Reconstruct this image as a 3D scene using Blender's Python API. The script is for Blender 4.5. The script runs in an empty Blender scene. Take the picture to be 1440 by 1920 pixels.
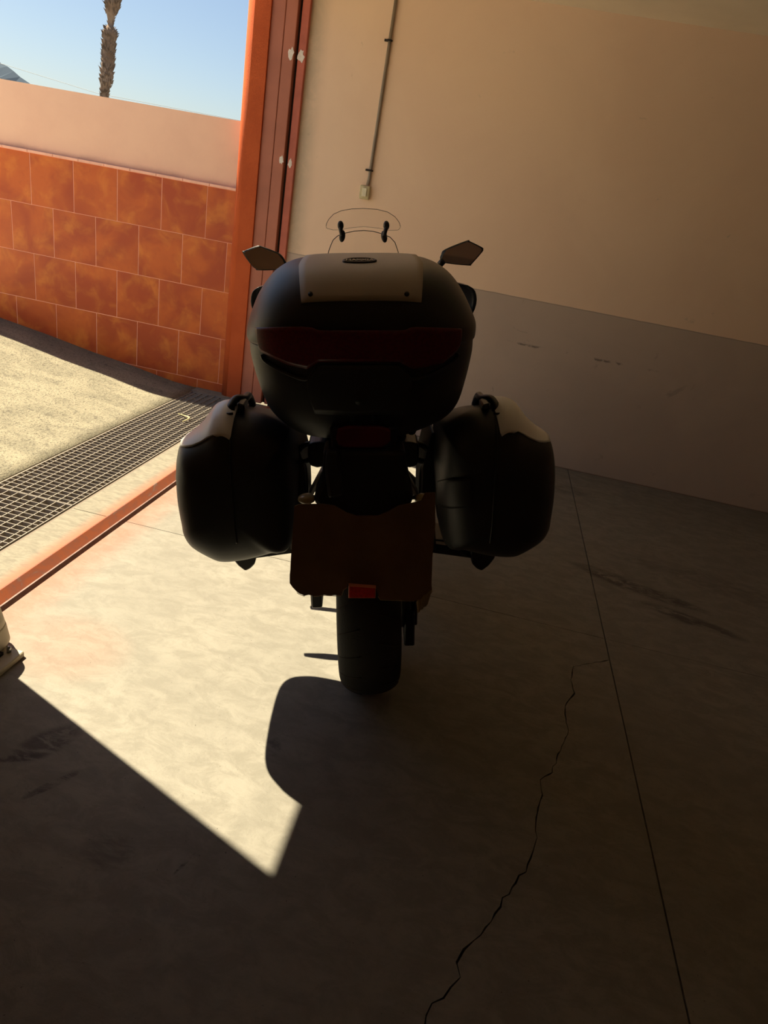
import bpy, bmesh, math, random
import numpy as np
from mathutils import Vector, Matrix
from mathutils.bvhtree import BVHTree
random.seed(7)
S = bpy.context.scene
COL = S.collection

# ------------------------------------------------------------------ camera
FPX = 1239.78
W2C = np.array([[0.96890409, 0.18199293, 0.16764077],
                [0.22628282, -0.37761891, -0.89788643],
                [-0.10010466, 0.90790007, -0.40705839]])      # world -> camera (x right, y down, z forward)
CAM = np.array([0.0, 0.0, 1.5])
cd = bpy.data.cameras.new('camera'); cam = bpy.data.objects.new('camera', cd); COL.objects.link(cam)
cd.sensor_fit = 'HORIZONTAL'; cd.sensor_width = 36.0; cd.lens = FPX / 1440 * 36; cd.clip_start = 0.02; cd.clip_end = 3000
_m = Matrix(((W2C[0][0], -W2C[1][0], -W2C[2][0], 0), (W2C[0][1], -W2C[1][1], -W2C[2][1], 0),
             (W2C[0][2], -W2C[1][2], -W2C[2][2], 1.5), (0, 0, 0, 1)))
cam.matrix_world = _m
S.camera = cam

# ------------------------------------------------------------------ sky, sun, exposure
wd = bpy.data.worlds.new('world'); S.world = wd; wd.use_nodes = True
nt = wd.node_tree; nt.nodes.clear()
sky = nt.nodes.new('ShaderNodeTexSky'); sky.sky_type = 'NISHITA'; sky.sun_disc = False
sky.sun_elevation = math.radians(58); sky.sun_rotation = math.radians(-68)
sky.air_density = 1.0; sky.dust_density = 1.0; sky.ozone_density = 1.5
bg = nt.nodes.new('ShaderNodeBackground'); bg.inputs['Strength'].default_value = 0.097
wo = nt.nodes.new('ShaderNodeOutputWorld')
nt.links.new(sky.outputs[0], bg.inputs[0]); nt.links.new(bg.outputs[0], wo.inputs[0])
SUNV = Vector((0.93, -0.373, -1.6)).normalized()
sl = bpy.data.lights.new('sun', 'SUN'); sl.energy = 12.1; sl.angle = math.radians(0.55); sl.color = (1.0, 0.87, 0.62)
so = bpy.data.objects.new('sun', sl); COL.objects.link(so); so.location = (-6, 3, 9)
so.rotation_euler = SUNV.to_track_quat('-Z', 'Y').to_euler()
S.view_settings.view_transform = 'Standard'; S.view_settings.look = 'None'
S.view_settings.gamma = 1.0; S.view_settings.use_curve_mapping = False
S.view_settings.exposure = 0.35
S.cycles.max_bounces = 10; S.cycles.diffuse_bounces = 6; S.cycles.glossy_bounces = 4
S.cycles.transmission_bounces = 8; S.cycles.transparent_max_bounces = 8
S.cycles.use_denoising = True
S.cycles.sample_clamp_indirect = 4.0

# ------------------------------------------------------------------ materials
def nm(t, k, **kw):
    n = t.nodes.new(k)
    for a, v in kw.items(): setattr(n, a, v)
    return n
def mat(name, color, rough=0.6, metal=0.0, spec=0.5, var=0.0, vscale=8.0, bump=0.0, bscale=60.0, color2=None, coat=0.0, trans=0.0, ior=1.45, detail=4):
    m = bpy.data.materials.new(name); m.use_nodes = True; t = m.node_tree
    b = t.nodes['Principled BSDF']
    b.inputs['Base Color'].default_value = (*color, 1); b.inputs['Roughness'].default_value = rough
    b.inputs['Metallic'].default_value = metal; b.inputs['Specular IOR Level'].default_value = spec
    b.inputs['Coat Weight'].default_value = coat; b.inputs['Transmission Weight'].default_value = trans; b.inputs['IOR'].default_value = ior
    tc = None
    if var > 0 or color2 or bump > 0:
        tc = nm(t, 'ShaderNodeTexCoord')
    if var > 0 or color2:
        n = nm(t, 'ShaderNodeTexNoise'); n.inputs['Scale'].default_value = vscale; n.inputs['Detail'].default_value = detail
        t.links.new(tc.outputs['Object'], n.inputs['Vector'])
        r = nm(t, 'ShaderNodeValToRGB')
        c2 = color2 if color2 else tuple(min(1, c * (1 + var)) for c in color)
        c1 = color if color2 else tuple(c * (1 - var) for c in color)
        r.color_ramp.elements[0].position = .35; r.color_ramp.elements[1].position = .65
        r.color_ramp.elements[0].color = (*c1, 1); r.color_ramp.elements[1].color = (*c2, 1)
        t.links.new(n.outputs['Fac'], r.inputs[0]); t.links.new(r.outputs[0], b.inputs['Base Color'])
    if bump > 0:
        n = nm(t, 'ShaderNodeTexNoise'); n.inputs['Scale'].default_value = bscale; n.inputs['Detail'].default_value = 5
        t.links.new(tc.outputs['Object'], n.inputs['Vector'])
        bp = nm(t, 'ShaderNodeBump'); bp.inputs['Strength'].default_value = bump; bp.inputs['Distance'].default_value = 0.01
        t.links.new(n.outputs['Fac'], bp.inputs['Height']); t.links.new(bp.outputs[0], b.inputs['Normal'])
    return m
class G:
    """tiny node graph builder on world position"""
    def __init__(s, m):
        s.t = m.node_tree; s.b = s.t.nodes['Principled BSDF']
        g = nm(s.t, 'ShaderNodeNewGeometry'); s.pos = g.outputs['Position']
        sp = nm(s.t, 'ShaderNodeSeparateXYZ'); s.t.links.new(s.pos, sp.inputs[0]); s.x, s.y, s.z = sp.outputs
    def put(s, sock, v):
        if hasattr(v, 'is_linked') or hasattr(v, 'links'): s.t.links.new(v, sock)
        else: sock.default_value = v
    def math(s, op, a, b=0.0, c=None, clamp=False):
        n = nm(s.t, 'ShaderNodeMath', operation=op); n.use_clamp = clamp
        s.put(n.inputs[0], a); s.put(n.inputs[1], b)
        if c is not None: s.put(n.inputs[2], c)
        return n.outputs[0]
    def rng(s, v, a, b, c=0.0, d=1.0, smooth=True):
        n = nm(s.t, 'ShaderNodeMapRange'); n.interpolation_type = 'SMOOTHSTEP' if smooth else 'LINEAR'
        s.put(n.inputs['Value'], v); n.inputs['From Min'].default_value = a; n.inputs['From Max'].default_value = b
        n.inputs['To Min'].default_value = c; n.inputs['To Max'].default_value = d
        return n.outputs['Result']
    def noise(s, scale, detail=4, rough=.5, dist=0.0, stretch=None, off=(0, 0, 0)):
        n = nm(s.t, 'ShaderNodeTexNoise'); n.inputs['Scale'].default_value = scale; n.inputs['Detail'].default_value = detail
        n.inputs['Roughness'].default_value = rough; n.inputs['Distortion'].default_value = dist
        mp = nm(s.t, 'ShaderNodeMapping'); mp.inputs['Scale'].default_value = stretch or (1, 1, 1); mp.inputs['Location'].default_value = off
        s.t.links.new(s.pos, mp.inputs[0]); s.t.links.new(mp.outputs[0], n.inputs['Vector'])
        return n.outputs['Fac']
    def mix(s, f, a, b):
        n = nm(s.t, 'ShaderNodeMix', data_type='RGBA')
        s.put(n.inputs[0], f)
        for sock, v in ((n.inputs[6], a), (n.inputs[7], b)):
            if isinstance(v, tuple): sock.default_value = (*v, 1)
            else: s.t.links.new(v, sock)
        return n.outputs[2]
    def blob(s, cx, cy, ax, ay, ang=0.0, soft=.5):
        """1 inside an ellipse on the floor, falling to 0"""
        dx = s.math('SUBTRACT', s.x, cx); dy = s.math('SUBTRACT', s.y, cy)
        c, q = math.cos(ang), math.sin(ang)
        u = s.math('DIVIDE', s.math('ADD', s.math('MULTIPLY', dx, c), s.math('MULTIPLY', dy, q)), ax)
        v = s.math('DIVIDE', s.math('SUBTRACT', s.math('MULTIPLY', dy, c), s.math('MULTIPLY', dx, q)), ay)
        r = s.math('ADD', s.math('MULTIPLY', u, u), s.math('MULTIPLY', v, v))
        return s.rng(r, 1 - soft, 1 + soft, 1, 0)
    def color(s, c): s.t.links.new(c, s.b.inputs['Base Color'])
    def bump(s, h, strength=.3, dist=.01):
        b = nm(s.t, 'ShaderNodeBump'); b.inputs['Strength'].default_value = strength; b.inputs['Distance'].default_value = dist
        s.t.links.new(h, b.inputs['Height']); s.t.links.new(b.outputs[0], s.b.inputs['Normal'])

# interior concrete
mconc = mat('concrete_floor', (.4, .36, .3), rough=.62, spec=.35)
g = G(mconc)
big = g.noise(1.6, 5, .6, .6); swirl = g.noise(9, 9, .74, .5, (1, 1.7, 1)); fine = g.noise(55, 4, .7); mid = g.noise(16, 5, .65, .6)
c = g.mix(g.rng(swirl, .38, .62), (0.171, 0.159, 0.131), (0.223, 0.209, 0.175))
c = g.mix(g.rng(big, .4, .65, 0, .4), c, (0.159, 0.150, 0.126))
c = g.mix(g.rng(mid, .52, .72, 0, .22), c, (0.144, 0.132, 0.114))
c = g.mix(g.rng(fine, .55, .75, 0, .35), c, (0.131, 0.120, 0.100))
# paint overspray beside the rail and beside the motor base
dist = g.math('SUBTRACT', g.x, -1.465)
ov = g.math('MULTIPLY', g.rng(dist, 0.0, .17, 1, 0), g.rng(mid, .3, .7, .55, 1.0))
ov = g.math('MULTIPLY', ov, .62)
c = g.mix(ov, c, (0.283, 0.092, 0.046))
c = g.mix(g.math('MULTIPLY', g.blob(-1.18, 1.66, .2, .16, 0, .8), .2), c, (0.283, 0.104, 0.055))
# dirt scuffs and stains with shapes of their own
nz = g.noise(9, 6, .7, 1.0, (1, 2.5, 1), (3, 1, 0))
for (cx, cy, ax, ay, an, st) in ((1.02, 3.13, .30, .055, -.25, .8), (1.22, 2.93, .22, .05, -.3, .75), (.83, 3.22, .16, .05, -.2, .5), (1.5, 3.4, .5, .12, -.2, .3), (-.96, 1.27, .045, .09, -.5, .75), (-.86, 1.15, .07, .012, 1.0, .9), (-.99, 1.2, .06, .012, .5, .8), (-.437, 1.045, .035, .004, 1.25, .8), (-.36, 1.48, .02, .035, .3, .6), (-.62, 1.02, .07, .05, 0, .35), (.75, 4.4, .14, .08, .3, .5)):
    f = g.math('MULTIPLY', g.math('MULTIPLY', g.blob(cx, cy, ax, ay, an, .6), g.rng(nz, .38, .58)), st)
    c = g.mix(f, c, (0.049, 0.041, 0.034))
spk = g.noise(120, 2, .5, 0, None, (7, 3, 1))
c = g.mix(g.rng(spk, .73, .76, 0, .7), c, (0.040, 0.033, 0.027))
g.color(c)
hb = g.math('ADD', g.math('MULTIPLY', fine, .35), g.math('MULTIPLY', swirl, 1.0))
g.bump(hb, .35, .006)

# outdoor rough concrete
mout = mat('outdoor_concrete', (.4, .36, .3), rough=.9, spec=.2)
g = G(mout)
agg = g.noise(75, 4, .75); a2 = g.noise(30, 5, .7, .8); a3 = g.noise(3, 5, .6, .7, (1, 2, 1))
c = g.mix(g.rng(a3, .4, .62), (0.234, 0.214, 0.156), (0.290, 0.263, 0.191))
c = g.mix(g.rng(agg, .52, .62, 0, .8), c, (0.090, 0.081, 0.065))
c = g.mix(g.math('MULTIPLY', g.rng(a2, .5, .68), g.rng(a3, .42, .58, .8, .0)), c, (0.103, 0.091, 0.073))
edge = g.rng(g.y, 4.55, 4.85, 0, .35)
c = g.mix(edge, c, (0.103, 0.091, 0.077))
g.color(c); g.bump(g.math('ADD', agg, a2), .8, .012)

mstrip = mat('apron_concrete', (.5, .45, .36), rough=.8, spec=.25)
g = G(mstrip)
a2 = g.noise(14, 5, .65, 1.0, (1, 2.5, 1)); a3 = g.noise(60, 4, .7)
c = g.mix(g.rng(a2, .32, .66), (0.160, 0.145, 0.114), (0.222, 0.203, 0.157))
c = g.mix(g.rng(a3, .55, .72, 0, .4), c, (0.123, 0.108, 0.081))
ov = g.math('MULTIPLY', g.rng(g.x, -1.64, -1.565, 0, .8), g.rng(a2, .3, .7, .6, 1.0))
c = g.mix(ov, c, (0.292, 0.092, 0.043)); g.color(c); g.bump(a2, .4, .006)

# two tone interior wall paint
mwall = mat('wall_paint', (.7, .58, .45), rough=.62, spec=.3)
g = G(mwall)
n1 = g.noise(1.3, 5, .6, .5); n2 = g.noise(180, 3, .6)
n3 = g.noise(6, 6, .7, .5)
c = g.mix(g.rng(n1, .35, .65), (.84, .62, .46), (.88, .66, .49))
c = g.mix(g.rng(n3, .66, .74, 0, .35), c, (.40, .32, .22))
# grimy band beside the door frame and dirt under the switch
st = g.math('MULTIPLY', g.rng(g.x, -1.56, -1.40, .62, 0), g.rng(n3, .3, .6, .5, 1.0))
st = g.math('MULTIPLY', st, g.rng(g.y, 4.7, 4.8, 0, 1))
c = g.mix(st, c, (.34, .31, .22))
# lower grey band with a slightly uneven paint line
jog = g.math('MULTIPLY', g.math('SUBTRACT', g.noise(9, 3), .5), .006)
zz = g.math('ADD', g.z, jog)
low = g.rng(zz, 1.1285, 1.1325, 1, 0, False)
gr = g.mix(g.rng(n1, .35, .65), (.50, .40, .335), (.55, .44, .365))
gr = g.mix(g.rng(n3, .62, .72, 0, .35), gr, (.22, .185, .16))
sc = g.math('MULTIPLY', g.rng(g.math('ABSOLUTE', g.math('SUBTRACT', g.math('ADD', g.z, g.math('MULTIPLY', g.math('SUBTRACT', n3, .5), .05)), .83)), 0, .012, 1, 0), g.rng(n3, .5, .6))
gr = g.mix(g.math('MULTIPLY', sc, g.rng(g.x, .9, 1.3, .8, 0)), gr, (.12, .1, .09))
ln = g.math('MULTIPLY', g.rng(g.math('ABSOLUTE', g.math('SUBTRACT', zz, 1.1285)), 0, .006, .5, 0), 1.0)
gr = g.mix(ln, gr, (.16, .13, .11))
c = g.mix(low, c, gr)
# rusty line at the foot of the wall
c = g.mix(g.rng(g.z, .0, .012, .8, 0), c, (.10, .05, .03))
g.color(c); g.bump(g.math('ADD', n2, g.math('MULTIPLY', n3, .7)), .16, .004)

mceil = mat('ceiling_paint', (.84, .74, .58), rough=.8, var=.04, vscale=3, bump=.1, bscale=90)
morange = mat('orange_stucco', (.66, .20, .065), rough=.85, spec=.2)
g = G(morange)
n1 = g.noise(5, 5, .6); n2 = g.noise(240, 3, .7)
c = g.mix(g.rng(n1, .35, .65), (.50, .098, .03), (.56, .115, .035)); c = g.mix(g.rng(g.z, 0, .5, .35, 0), c, (.36, .08, .03))
g.color(c); g.bump(n2, .5, .006)
msteel = mat('red_brown_steel', (.45, .165, .105), rough=.6, spec=.4, var=.08, vscale=5, bump=.05, bscale=20)
msteel2 = mat('rust_red_steel', (.50, .13, .08), rough=.55, var=.12, vscale=9)
mweld = mat('bare_filler', (.80, .74, .68), rough=.7, var=.1, vscale=60)
mrail = mat('painted_rail', (.46, .12, .05), rough=.5, spec=.4)
g = G(mrail)
n1 = g.noise(12, 5, .65, .8, (1, .5, 1)); n2 = g.noise(45, 4, .7)
c = g.mix(g.rng(n1, .4, .6), (.235, .065, .026), (.19, .062, .035)); c = g.mix(g.rng(n2, .55, .7, 0, .6), c, (.12, .075, .06))
c = g.mix(g.rng(n1, .56, .64, 0, .6), c, (.16, .125, .10)); g.color(c)
mlip = mat('worn_rail_lip', (.20, .12, .10), rough=.5, var=.2, vscale=30)
mdark = mat('dark_gap', (.03, .022, .02), rough=.9)
mgrout = mat('salmon_grout', (.95, .50, .36), rough=.85)
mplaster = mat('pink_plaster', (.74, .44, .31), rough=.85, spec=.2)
g = G(mplaster)
n1 = g.noise(4, 5, .6); c = g.mix(g.rng(n1, .35, .65), (.90, .58, .43), (.93, .61, .45))
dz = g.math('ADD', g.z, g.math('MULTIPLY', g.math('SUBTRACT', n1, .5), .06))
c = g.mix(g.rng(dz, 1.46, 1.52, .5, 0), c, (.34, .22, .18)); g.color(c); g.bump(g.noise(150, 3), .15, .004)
mtile = mat('terracotta_tile', (.4, .1, .03), rough=.38, spec=.3)
g = G(mtile)
oi = nm(g.t, 'ShaderNodeObjectInfo')
cmb = nm(g.t, 'ShaderNodeCombineXYZ'); g.t.links.new(oi.outputs['Random'], cmb.inputs[1])
va = nm(g.t, 'ShaderNodeVectorMath', operation='MULTIPLY_ADD'); g.t.links.new(cmb.outputs[0], va.inputs[0]); va.inputs[1].default_value = (0, 40, 0); g.t.links.new(g.pos, va.inputs[2])
def tnoise(sc, d, r, dist):
    n = nm(g.t, 'ShaderNodeTexNoise'); n.inputs['Scale'].default_value = sc; n.inputs['Detail'].default_value = d; n.inputs['Roughness'].default_value = r; n.inputs['Distortion'].default_value = dist
    g.t.links.new(va.outputs[0], n.inputs['Vector']); return n.outputs['Fac']
t1 = tnoise(3.2, 3, .5, .6); t2 = tnoise(22, 5, .6, .5); t3 = tnoise(6, 3, .55, .5)
c = g.mix(g.rng(t1, .36, .66), (.43, .075, .022), (.60, .135, .028))
c = g.mix(g.rng(t3, .45, .8, 0, .55), c, (.82, .29, .05))
c = g.mix(g.rng(t2, .5, .75, 0, .25), c, (.38, .07, .025))
g.color(c); g.bump(t2, .08, .003)
mcoping = mat('coping_tile', (.95, .52, .38), rough=.3, var=.06, vscale=20)
mgalv = mat('galvanised_steel', (.30, .265, .225), rough=.6, metal=.1, var=.15, vscale=30)
mpit = mat('drain_pit', (.035, .024, .018), rough=.9, var=.4, vscale=20)
mchip = mat('dry_leaf', (.62, .52, .26), rough=.8)
mbeige = mat('beige_housing', (.44, .39, .28), rough=.5, var=.06, vscale=10)
mpvc = mat('conduit_brown', (.26, .21, .16), rough=.5, var=.1)
mswitch = mat('old_switch_plastic', (.52, .45, .26), rough=.45, var=.1, vscale=40)
mswitch2 = mat('switch_rocker', (.72, .68, .50), rough=.4)
mtrunk = mat('palm_bark', (.20, .13, .09), rough=.95, color2=(.34, .25, .19), vscale=3)
mtrunk2 = mat('palm_boot', (.30, .22, .17), rough=.95, color2=(.13, .09, .065), vscale=5)
mfrond = mat('palm_frond', (.10, .16, .05), rough=.7, var=.2)
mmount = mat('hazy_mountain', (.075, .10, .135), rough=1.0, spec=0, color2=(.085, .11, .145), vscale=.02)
mwire = mat('power_line', (.3, .32, .34), rough=.6)
# motorcycle
mblk = mat('black_textured_plastic', (.016, .016, .017), rough=.42, spec=.45, bump=.12, bscale=900)
mblk2 = mat('black_satin_plastic', (.013, .013, .013), rough=.35, spec=.45)
msilver = mat('silver_grey_plastic', (.78, .78, .78), rough=.3, metal=.0, spec=.6, bump=.05, bscale=700)
mlidplate = mat('grey_lid_plate', (.42, .37, .30), rough=.5, spec=.35, bump=.08, bscale=700)
mred = mat('red_reflector', (.13, .004, .008), rough=.3, spec=.4)
g = G(mred); w = g.noise(160, 1); c = g.mix(g.rng(w, .3, .7), (.075, .003, .006), (.12, .005, .009)); g.color(c)
mred2 = mat('red_lens', (.09, .005, .009), rough=.22, spec=.5)
mred3 = mat('bright_red_reflector', (.62, .02, .012), rough=.35, spec=.5, var=.15, vscale=200)
mredb = mat('reflector_border', (.75, .25, .16), rough=.4)
mamber = mat('smoked_signal_lens', (.34, .27, .15), rough=.25, spec=.6)
mtyre = mat('tyre_rubber', (.020, .019, .018), rough=.75, spec=.3, bump=.15, bscale=200)
mrim = mat('dark_alloy', (.05, .05, .052), rough=.4, metal=.7)
mmetal = mat('steel', (.45, .45, .46), rough=.3, metal=1.0)
malu = mat('bare_aluminium', (.62, .62, .60), rough=.4, metal=.4)
mframe = mat('black_metal', (.02, .02, .02), rough=.4, metal=.3)
mseat = mat('seat_vinyl', (.02, .02, .021), rough=.6, bump=.1, bscale=400)
mpaint = mat('graphite_fairing_paint', (.16, .16, .165), rough=.3, metal=.4, coat=.4)
mglass = mat('clear_acrylic', (.97, .96, .94), rough=.02, trans=1.0, ior=1.25, spec=.3)
mmirror = mat('mirror_glass', (.75, .75, .75), rough=.03, metal=1.0)
mcard = mat('corrugated_cardboard', (.155, .092, .05), rough=.95, spec=.1, bump=.12, bscale=120, color2=(.125, .072, .040), vscale=14)
mcardedge = mat('cardboard_edge', (.36, .25, .13), rough=.95, spec=.1)
mbadge = mat('badge_dark', (.05, .045, .042), rough=.35, metal=.5)
mletter = mat('badge_silver', (.55, .5, .47), rough=.4, metal=.6)

# ------------------------------------------------------------------ mesh helpers
def link(name, me, m, parent=None, smooth=False):
    o = bpy.data.objects.new(name, me); COL.objects.link(o)
    if m is not None:
        for k in (m if isinstance(m, (list, tuple)) else [m]): me.materials.append(k)
    if smooth:
        me.polygons.foreach_set('use_smooth', [True] * len(me.polygons))
    if parent: o.parent = parent
    return o
def pyd(name, V, F, m, parent=None, smooth=False, norm=True):
    me = bpy.data.meshes.new(name); me.from_pydata([tuple(map(float, v)) for v in V], [], F); me.validate()
    if norm:
        bm = bmesh.new(); bm.from_mesh(me); bmesh.ops.recalc_face_normals(bm, faces=bm.faces); bm.to_mesh(me); bm.free()
    me.update()
    return link(name, me, m, parent, smooth)
def empty(name, loc=(0, 0, 0)):
    o = bpy.data.objects.new(name, None); o.empty_display_size = .1; COL.objects.link(o); o.location = loc; return o
def tag(o, label, cat, kind=None, group=None):
    o['label'] = label; o['category'] = cat
    if kind: o['kind'] = kind
    if group: o['group'] = group
    return o
def boxvf(x0, x1, y0, y1, z0, z1, base=0):
    V = [(x0, y0, z0), (x1, y0, z0), (x1, y1, z0), (x0, y1, z0), (x0, y0, z1), (x1, y0, z1), (x1, y1, z1), (x0, y1, z1)]
    F = [(0, 3, 2, 1), (4, 5, 6, 7), (0, 1, 5, 4), (1, 2, 6, 5), (2, 3, 7, 6), (3, 0, 4, 7)]
    return V, [tuple(i + base for i in f) for f in F]
def box(name, x0, x1, y0, y1, z0, z1, m, parent=None, bevel=0, seg=2):
    V, F = boxvf(x0, x1, y0, y1, z0, z1)
    me = bpy.data.meshes.new(name); me.from_pydata(V, [], F)
    if bevel:
        bm = bmesh.new(); bm.from_mesh(me); bmesh.ops.bevel(bm, geom=bm.edges[:], offset=bevel, segments=seg, affect='EDGES', profile=.5); bm.to_mesh(me); bm.free()
    return link(name, me, m, parent, bevel > 0 and seg > 1)
def prism(name, pts, a0, a1, m, parent=None, axis='y', bevel=0, seg=1):
    """extrude a polygon: axis y -> pts are (x,z); axis x -> (y,z); axis z -> (x,y)"""
    def P(p, a): return {'y': (p[0], a, p[1]), 'x': (a, p[0], p[1]), 'z': (p[0], p[1], a)}[axis]
    n = len(pts); V = [P(p, a0) for p in pts] + [P(p, a1) for p in pts]
    F = [tuple(range(n)), tuple(range(2 * n - 1, n - 1, -1))] + [(i, i + n, (i + 1) % n + n, (i + 1) % n) for i in range(n)]
    me = bpy.data.meshes.new(name); me.from_pydata(V, [], F)
    bm = bmesh.new(); bm.from_mesh(me); bmesh.ops.recalc_face_normals(bm, faces=bm.faces)
    if bevel: bmesh.ops.bevel(bm, geom=bm.edges[:], offset=bevel, segments=seg, affect='EDGES', profile=.5)
    bmesh.ops.triangulate(bm, faces=[f for f in bm.faces if len(f.verts) > 4])
    bm.to_mesh(me); bm.free()
    return link(name, me, m, parent)
def cat(P, n, closed=False):
    """Catmull-Rom resample of an array of control points"""
    P = np.array(P, float); k = len(P); out = []
    segs = k if closed else k - 1
    for j in range(n):
        u = j / (n if closed else n - 1) * segs; i = min(int(u), segs - 1); t = u - i
        g_ = (lambda q: P[q % k]) if closed else (lambda q: P[min(max(q, 0), k - 1)])
        a, b, c_, d = g_(i - 1), g_(i), g_(i + 1), g_(i + 2)
        out.append(.5 * (2 * b + (c_ - a) * t + (2 * a - 5 * b + 4 * c_ - d) * t * t + (3 * b - a - 3 * c_ + d) * t ** 3))
    return np.array(out)
def rings(name, R, m, parent=None, smooth=True, closed=True, cap=True):
    n = len(R[0]); V = [p for r in R for p in r]; F = []
    for i in range(len(R) - 1):
        for j in range(n if closed else n - 1):
            F.append((i * n + j, i * n + (j + 1) % n, (i + 1) * n + (j + 1) % n, (i + 1) * n + j))
    if cap and closed:
        for ri, base in ((R[0], 0), (R[-1], (len(R) - 1) * n)):
            c_ = np.mean(np.array(ri), axis=0); V.append(tuple(c_)); ci = len(V) - 1
            for j in range(n): F.append((base + j, base + (j + 1) % n, ci))
    return pyd(name, V, F, m, parent, smooth)
def tube(name, pts, r, m, parent=None, n=10, ctrl=0, rs=None):
    P = np.array(pts, float)
    if ctrl: P = cat(P, ctrl)
    R = []; up = np.array([0, 0, 1.0]); k = len(P)
    prev = None
    for i in range(k):
        d = P[min(i + 1, k - 1)] - P[max(i - 1, 0)]; d /= np.linalg.norm(d) + 1e-12
        if prev is None:
            a = np.cross(d, up); a = np.cross(d, [1, 0, 0]) if np.linalg.norm(a) < .1 else a
        else: a = prev - d * (prev @ d)
        a /= np.linalg.norm(a); prev = a; b = np.cross(d, a)
        rr = r if rs is None else np.interp(i / (k - 1), np.linspace(0, 1, len(rs)), rs)
        R.append([P[i] + rr * (math.cos(t) * a + math.sin(t) * b) for t in np.linspace(0, 2 * math.pi, n, endpoint=False)])
    return rings(name, R, m, parent)
def lathe_x(name, prof, cy, cz, m, parent=None, n=64, a0=0, a1=2 * math.pi, closedprof=True):
    """profile of (x, radius) revolved about the x axis at (cy,cz)"""
    full = abs(a1 - a0 - 2 * math.pi) < 1e-6; k = n if full else n + 1
    R = []
    for i in range(k):
        t = a0 + (a1 - a0) * i / n
        R.append([(x, cy + r * math.cos(t), cz + r * math.sin(t)) for x, r in prof])
    V = [p for r in R for p in r]; q = len(prof); F = []
    for i in range(k if full else k - 1):
        for j in range(q if closedprof else q - 1):
            F.append((i * q + j, i * q + (j + 1) % q, ((i + 1) % k) * q + (j + 1) % q, ((i + 1) % k) * q + j))
    if not full and closedprof: F += [tuple(range(q)), tuple((k - 1) * q + j for j in range(q))]
    return pyd(name, V, F, m, parent, True)
def superring(cx, hw, y0, y1, z, n=3.2, k=72):
    yc = (y0 + y1) / 2; hy = (y1 - y0) / 2; out = []
    for t in np.linspace(0, 2 * math.pi, k, endpoint=False):
        c_, s_ = math.cos(t), math.sin(t)
        out.append((cx + hw * math.copysign(abs(c_) ** (2 / n), c_), yc + hy * math.copysign(abs(s_) ** (2 / n), s_), z))
    return out
def loftz(name, secs, m, parent=None, n=3.2, k=72, fine=40):
    """secs rows: z, cx, hw, y0, y1"""
    A = cat(secs, fine) if fine else np.array(secs)
    return rings(name, [superring(a[1], max(a[2], .002), a[3], a[4], a[0], n, k) for a in A], m, parent)
def join(name, parts, m, parent=None, smooth=False):
    """parts: list of (V,F)"""
    V = []; F = []
    for v, f in parts:
        b = len(V); V += list(v); F += [tuple(i + b for i in q) for q in f]
    return pyd(name, V, F, m, parent, smooth, norm=False)

# ================================================================== SETTING
XI, YB, XR, YN = -1.56, 4.87, 4.6, -3.2         # inner face of the door wall, back wall, right wall, wall behind
CE = 2.775
# floor: sub-base with poured slabs on it, joints and the long crack left open
fb = box('floor', -1.468, XR, YN, YB, -.12, -.025, mdark)
tag(fb, 'smooth beige concrete garage floor in large slabs with saw joints and a long crack', 'floor', 'structure')
crack = [(0.765, 2.411), (0.688, 2.357), (0.607, 2.301), (0.597, 2.251), (0.589, 2.203), (0.599, 2.125), (0.557, 2.031), (0.554, 1.985), (0.559, 1.903), (0.534, 1.814), (0.506, 1.73), (0.491, 1.683), (0.451, 1.637), (0.453, 1.598), (0.455, 1.578), (0.444, 1.523), (0.434, 1.461), (0.434, 1.391), (0.412, 1.317), (0.377, 1.253), (0.346, 1.198), (0.316, 1.127), (0.279, 1.067), (0.255, 1.04), (0.24, 1.005), (0.248, 0.977), (0.236, 0.945), (0.217, 0.925), (0.193, 0.905), (0.187, 0.877), (0.186, 0.856), (.15, .7), (.17, .4), (.1, .1), (.13, -.6), (.02, -1.4), (.06, YN)]
rc = random.Random(3)
fine_c = []
for i in range(len(crack) - 1):
    a, b = np.array(crack[i]), np.array(crack[i + 1]); L = np.linalg.norm(b - a); q = max(1, int(L / .02)) if i < 31 else 3
    nrm = np.array([-(b - a)[1], (b - a)[0]]) / L
    for j in range(q):
        p = a + (b - a) * j / q
        if i + j > 0: p = p + nrm * rc.gauss(0, .0022)
        fine_c.append(p)
fine_c.append(np.array(crack[-1]))
wob = [max(.0007, .0016 + rc.gauss(0, .0009)) for _ in fine_c]
left = [(.7635 if i == 0 else p[0] - w_, p[1] + w_ * .6) for i, (p, w_) in enumerate(zip(fine_c, wob))]
right = [(.7635 if i == 0 else p[0] + w_, p[1] - w_ * .6) for i, (p, w_) in enumerate(zip(fine_c, wob))]
def slab(pts): return prism('slab', pts, -.03, 0, mconc, fb, axis='z')
J = 2.57
slab([(-1.466, J + .0015), (.7635, J + .0015), (.7635, YB), (-1.466, YB)])
slab([(.7685, J + .001), (XR, J + .001), (XR, YB), (.7685, YB)])
slab([(.7685, YN), (XR, YN), (XR, J - .001), (.7685, J - .001)])
slab([(-1.466, YN), (-1.466, J - .0015), (.7635, J - .0015)] + left)
slab([(.7635, YN)] + right[::-1])

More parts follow.
